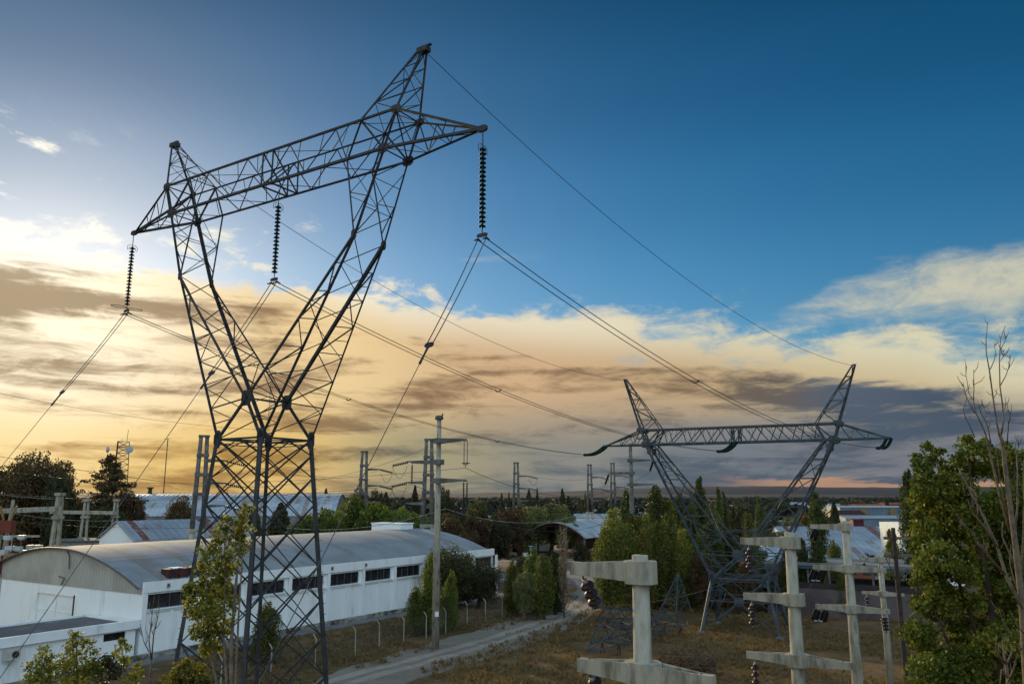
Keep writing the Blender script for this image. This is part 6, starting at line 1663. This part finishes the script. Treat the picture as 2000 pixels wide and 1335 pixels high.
lobed('young_tree', 'thin sapling with a small tuft of leaves in front of the warehouse corner', 38, [(237, 1252, 6), (234, 1264, 10), (246, 1272, 11), (238, 1284, 11), (250, 1288, 6)], [[(243, 1345, 1.6), (241, 1290, 1.2), (238, 1252, .6)], [(236, 1340, 1), (242, 1280, .6)]], .10, L_YOUNG, 35, 1.4, group='young trees in front of the annex')
lobed('young_tree', 'low yellow green leafy shoot beside the sapling at the bottom edge', 38, [(270, 1297, 6), (264, 1310, 10), (256, 1324, 11), (272, 1320, 8)], [[(262, 1345, 1.6), (268, 1300, .8)]], .10, L_YOUNG, 36, 1.4, group='young trees in front of the annex')
lobed('leafy_bush', 'bright yellow green bush at the bottom edge left of the near tower legs', 30, [(368, 1300, 10), (356, 1312, 15), (378, 1316, 16), (342, 1326, 14), (364, 1334, 20), (394, 1330, 14), (408, 1338, 8)], [[(368, 1345, 3), (366, 1305, 1.4)]], .115, L_YOUNG, 37, 1.7, 'bush')
# big leafy tree at the right
big = []; rr = random.Random(5)
for (x, y, r) in [(1800, 915, 13), (1790, 892, 7), (1812, 874, 9), (1824, 898, 13), (1836, 880, 7), (1848, 918, 13), (1874, 888, 13), (1890, 858, 10), (1902, 876, 13), (1924, 868, 9), (1938, 890, 14), (1962, 876, 9), (1984, 892, 12), (1886, 908, 20), (1915, 912, 20), (1950, 915, 22), (1985, 918, 22),
                  (1808, 938, 17), (1836, 940, 18), (1862, 936, 16), (1806, 962, 15)]: big.append((x, y, r))
for j, y in enumerate(range(965, 1400, 27)):
    for i, x in enumerate(range(1808, 2080, 31)):
        if rr.random() < .12: continue
        big.append((x+rr.uniform(-15, 15)+(8 if j % 2 else -6), y+rr.uniform(-13, 13), rr.uniform(11, 26)))
for x, y, r in ((1790, 1095, 9), (1785, 1132, 8), (1793, 1176, 9), (1798, 1234, 9), (1803, 1290, 10), (1795, 1050, 9), (1797, 1006, 8)): big.append((x, y, r))
lobed('leafy_tree', 'big dense broad leaved tree filling the right edge, lit on its left side', 24, big,
      [[(1950, 1335, 14), (1930, 1150, 10), (1900, 1000, 6), (1890, 880, 2)], [(1965, 1335, 10), (1985, 1100, 8), (1980, 900, 2)], [(1930, 1300, 6), (1860, 1100, 4), (1830, 900, 1.5)], [(1935, 1335, 6), (1850, 1250, 4), (1810, 1150, 2)]], .100, L_NEAR, 41, 2.3, dz=3.0, bark=M_BARKD)

# bare trees: limbs as seen, with depth spread
def bare(label, Y, limbs, seed, base):
    k = Y/FPX; b0 = at(base[0], base[1], Y); loc = Vector((b0.x, Y, 0)); root = thing('bare_tree', label, 'tree', loc, 0, 'leafless trees'); rr = random.Random(seed)
    tr, br = MB(), MB()
    for i, L in enumerate(limbs):
        r0, r1, pts = L; dy0 = rr.uniform(-.2, .2); dy = rr.uniform(-1.0, 1.0)
        n = len(pts); pp = []; rs = []
        for j, (x, y) in enumerate(pts):
            f = j/(n-1); pp.append(at(x, y, Y+(dy0+dy*f)*(0 if i == 0 else 1))); rs.append((r0+(r1-r0)*f)*k)
        if i == 0: pp = [Vector((pp[0].x, pp[0].y, 0))]+pp; rs = [rs[0]*1.2]+rs
        (tr if i == 0 else br).tube(pp, rs, 7)
        if i:
            for q in range(int(3+rr.random()*4)):                # small side twigs
                f = rr.uniform(.3, .98); j = min(int(f*(n-1)), n-2); a_ = pp[j].lerp(pp[j+1], f*(n-1)-j)
                dd = Vector((rr.uniform(-.5, .5), rr.uniform(-.5, .5), rr.uniform(.4, 1))).normalized()*rr.uniform(9, 26)*k
                br.tube([a_, a_+dd*.55+Vector((dd.x*.15, 0, -.02)), a_+dd], [max(rs[j]*.35, .6*k), .6*k, .35*k], 4)
    tr.build('trunk', M_BARE, root, smooth=True); br.build('branches', M_BARE, root, smooth=True)
def cz(L, s=4.768, ox=1780, oy=620): return [(ox+x/s, oy+y/s) for x, y in L]
def cy(L): return cz(L, 2.697, 1750, 840)
limbs = [(9, 3.2, cy([(690, 1335), (664, 900), (640, 700), (618, 520), (588, 300), (560, 60)])+cz([(815, 1080)])),
 (2.4, .6, cz([(820, 1100), (795, 980), (760, 740), (725, 480), (697, 330), (695, 200), (712, 40)])), (2.4, .6, cz([(835, 1100), (860, 950), (845, 780), (825, 640), (820, 400), (830, 200), (875, 75)])),
 (1.1, .5, cz([(735, 480), (775, 390), (783, 320), (770, 230)])), (1.2, .4, cz([(830, 630), (880, 540), (915, 440), (925, 340)])), (1, .4, cz([(832, 290), (870, 225), (890, 165)])), (.8, .4, cz([(832, 400), (858, 360), (862, 290)])),
 (3, 1, cy([(600, 530), (545, 340), (505, 160), (480, 60)])+cz([(690, 1080), (640, 970), (596, 880), (578, 770)])), (1.2, .5, cz([(578, 770), (583, 650), (580, 480)])), (1.1, .5, cz([(576, 765), (535, 705), (520, 600), (508, 530), (515, 455)])), (1, .4, cz([(590, 890), (530, 780), (495, 680), (482, 600)])),
 (1.3, .5, cz([(590, 1110), (530, 980), (500, 930), (485, 850), (518, 755)])), (1.6, .6, cz([(740, 1170), (715, 1030), (680, 940), (650, 890), (620, 810)])), (1.2, .5, cz([(718, 1030), (735, 960), (732, 880)])), (1.2, .5, cz([(690, 930), (695, 880), (660, 815)])),
 (1.4, .5, cz([(890, 1190), (900, 1060), (905, 970), (925, 905), (910, 885)])), (1, .4, cz([(985, 1240), (1000, 1190), (980, 1130)])), (.9, .4, cz([(865, 860), (885, 800)])),
 (4.5, 1.2, cy([(668, 940), (580, 765), (530, 600), (445, 420), (350, 240), (330, 200)])), (2.6, .8, cy([(540, 620), (470, 510), (400, 430), (380, 370)])), (3.2, 1, cy([(575, 755), (510, 690), (470, 630), (450, 600)])), (2.6, .8, cy([(625, 560), (640, 400), (640, 200), (628, 60)])), (3, .8, cy([(655, 800), (668, 620), (674, 400), (670, 160)])),
 (2.4, .8, cy([(640, 720), (596, 640), (560, 560), (560, 480)])), (2.2, .7, cy([(660, 880), (620, 780), (600, 700), (605, 600)])), (1.6, .6, cy([(430, 420), (420, 330), (380, 290)])), (1.6, .6, cy([(674, 1070), (640, 1030), (600, 950)])), (1.8, .6, cy([(612, 500), (570, 380), (545, 240), (530, 120)])),
 (1.6, .5, cy([(680, 1180), (620, 1100), (560, 1000), (540, 930)])), (1.3, .5, cy([(340, 470), (420, 560), (470, 640)])), (1.3, .5, cy([(320, 440), (350, 500), (430, 540)]))]
limbs = [(a_*.8, b_*.9, p_) for a_, b_, p_ in limbs]
bare('tall leafless grey tree in front of the big leafy tree at the right edge', 17, limbs, 3, (2000, 1335))
bare('small leafless forked tree low at the right bottom corner', 15, [(4, 2.6, cy([(592, 1345), (588, 1300), (580, 1225)])), (2.4, 1, cy([(580, 1228), (545, 1190), (530, 1150), (525, 1095)])), (2.2, 1, cy([(580, 1225), (568, 1180), (560, 1105)])), (2, .8, cy([(585, 1222), (605, 1180), (612, 1135)])), (2, .8, cy([(590, 1320), (620, 1260), (635, 1180)])), (1.6, .8, cy([(585, 1300), (555, 1260), (548, 1335)]))], 4, (1970, 1335))
bare('thin leafless forked sapling in front of the warehouse corner', 37, [(2.2, 1.4, [(293, 1345), (293, 1310), (296, 1286)]), (1.4, .5, [(296, 1286), (300, 1240), (306, 1215), (312, 1182)]), (1.2, .5, [(295, 1286), (291, 1250), (297, 1200), (298, 1184)]), (1, .4, [(291, 1272), (280, 1250), (274, 1218)]), (.8, .4, [(300, 1240), (294, 1225)])], 6, (293, 1345))

# far wood, as one mass
rg = np.random.default_rng(5); n = 6500
Yf = 280*np.exp(rg.random(n)*2.5); xf = (rg.random(n)*2-1)*.75*Yf; hh = rg.uniform(4, 9, n)*(.85+.5*(np.sin(xf*.013+Yf*.004)))
hh = np.clip(hh, 2.5, 12.2)
C = np.stack([xf, Yf, hh*.5], 1); P = clusters(C, np.stack([hh*1.1, hh*.8, hh*.5], 1), 48, rg)
P[:, 2] = np.abs(P[:, 2])
m1 = leaf_mesh('distant_wood', P, 1.9, leaf_mat('far_wood_leaves', [(.008, .013, .011), (.012, .018, .013), (.018, .022, .015), (.010, .014, .011)], rough=1.0, trans=.0, clump=.01), 9, .8)
o = bpy.data.objects.new('distant_wood', m1); COL.objects.link(o); tag(o, 'dark belt of woods and gardens on the plain below the hills', 'woods', kind='stuff')

# rough grass and weeds
rg = np.random.default_rng(15); n = 11000
Yg = 50+60*rg.random(n)**.8; xg = (-.42+1.1*rg.random(n))*Yg
road = np.array([[G(x, y).x, G(x, y).y] for x, y in [(600, 1390), (700, 1327), (830, 1287), (960, 1250), (1060, 1215), (1130, 1185), (1155, 1160), (1145, 1135)]])
seg = np.concatenate([road[i]+(road[i+1]-road[i])*np.linspace(0, 1, 40)[:, None] for i in range(len(road)-1)])
dmin = np.min(np.hypot(xg[:, None]-seg[None, :, 0], Yg[:, None]-seg[None, :, 1]), 1)
rel = np.stack([xg-C0.x, Yg-C0.y], 1); gg = rel@np.array([DE.x, DE.y])
keep = (dmin > 2.5) & (gg < -2.4); keep |= (dmin > 1.5) & (dmin < 2.5) & (rg.random(n) < .35) & (gg < -2.4); keep |= (dmin < .25) & (rg.random(n) < .25)
nz = np.sin(xg*.35+2*np.sin(Yg*.12))+np.sin(Yg*.31+xg*.11); keep &= nz > -.9
xg, Yg = xg[keep], Yg[keep]; k = len(xg)
C = np.stack([xg, Yg, np.full(k, .10)], 1); sz = rg.uniform(.3, 1.5, k)**1.5; P = clusters(C, np.stack([.5*sz, .5*sz, .15*sz+.04], 1), 22, rg); P[:, 2] = np.abs(P[:, 2])+.02
gm = leaf_mesh('grass_tufts', P, .26, leaf_mat('dry_grass_blades', [(.10, .072, .028), (.16, .11, .05), (.098, .075, .028), (.19, .14, .075)], rough=.9, trans=.2, clump=.12), 3, .22, upb=1.6)
o = bpy.data.objects.new('grass_tufts', gm); COL.objects.link(o); tag(o, 'rough dry grass and weeds on the yard and the road verges', 'grass', kind='stuff')

# air between the town and the hills
hb = MB(); X0, Y1 = 9100, 9100
hb.box((0, (Y1-450)/2, 64.5), (2*X0, Y1+450, 131))
hm = bpy.data.materials.new('haze_air'); hm.use_nodes = True; t = hm.node_tree; t.nodes.clear(); g = N(t)
pv = g.add('ShaderNodeVolumePrincipled'); pv.inputs['Color'].default_value = (.12, .24, .5, 1); pv.inputs['Density'].default_value = HAZE_D; pv.inputs['Anisotropy'].default_value = .0
oo = g.add('ShaderNodeOutputMaterial'); t.links.new(pv.outputs[0], oo.inputs['Volume'])
tag(hb.build('haze', hm), 'thin blue evening haze over the plain', 'haze', kind='stuff')
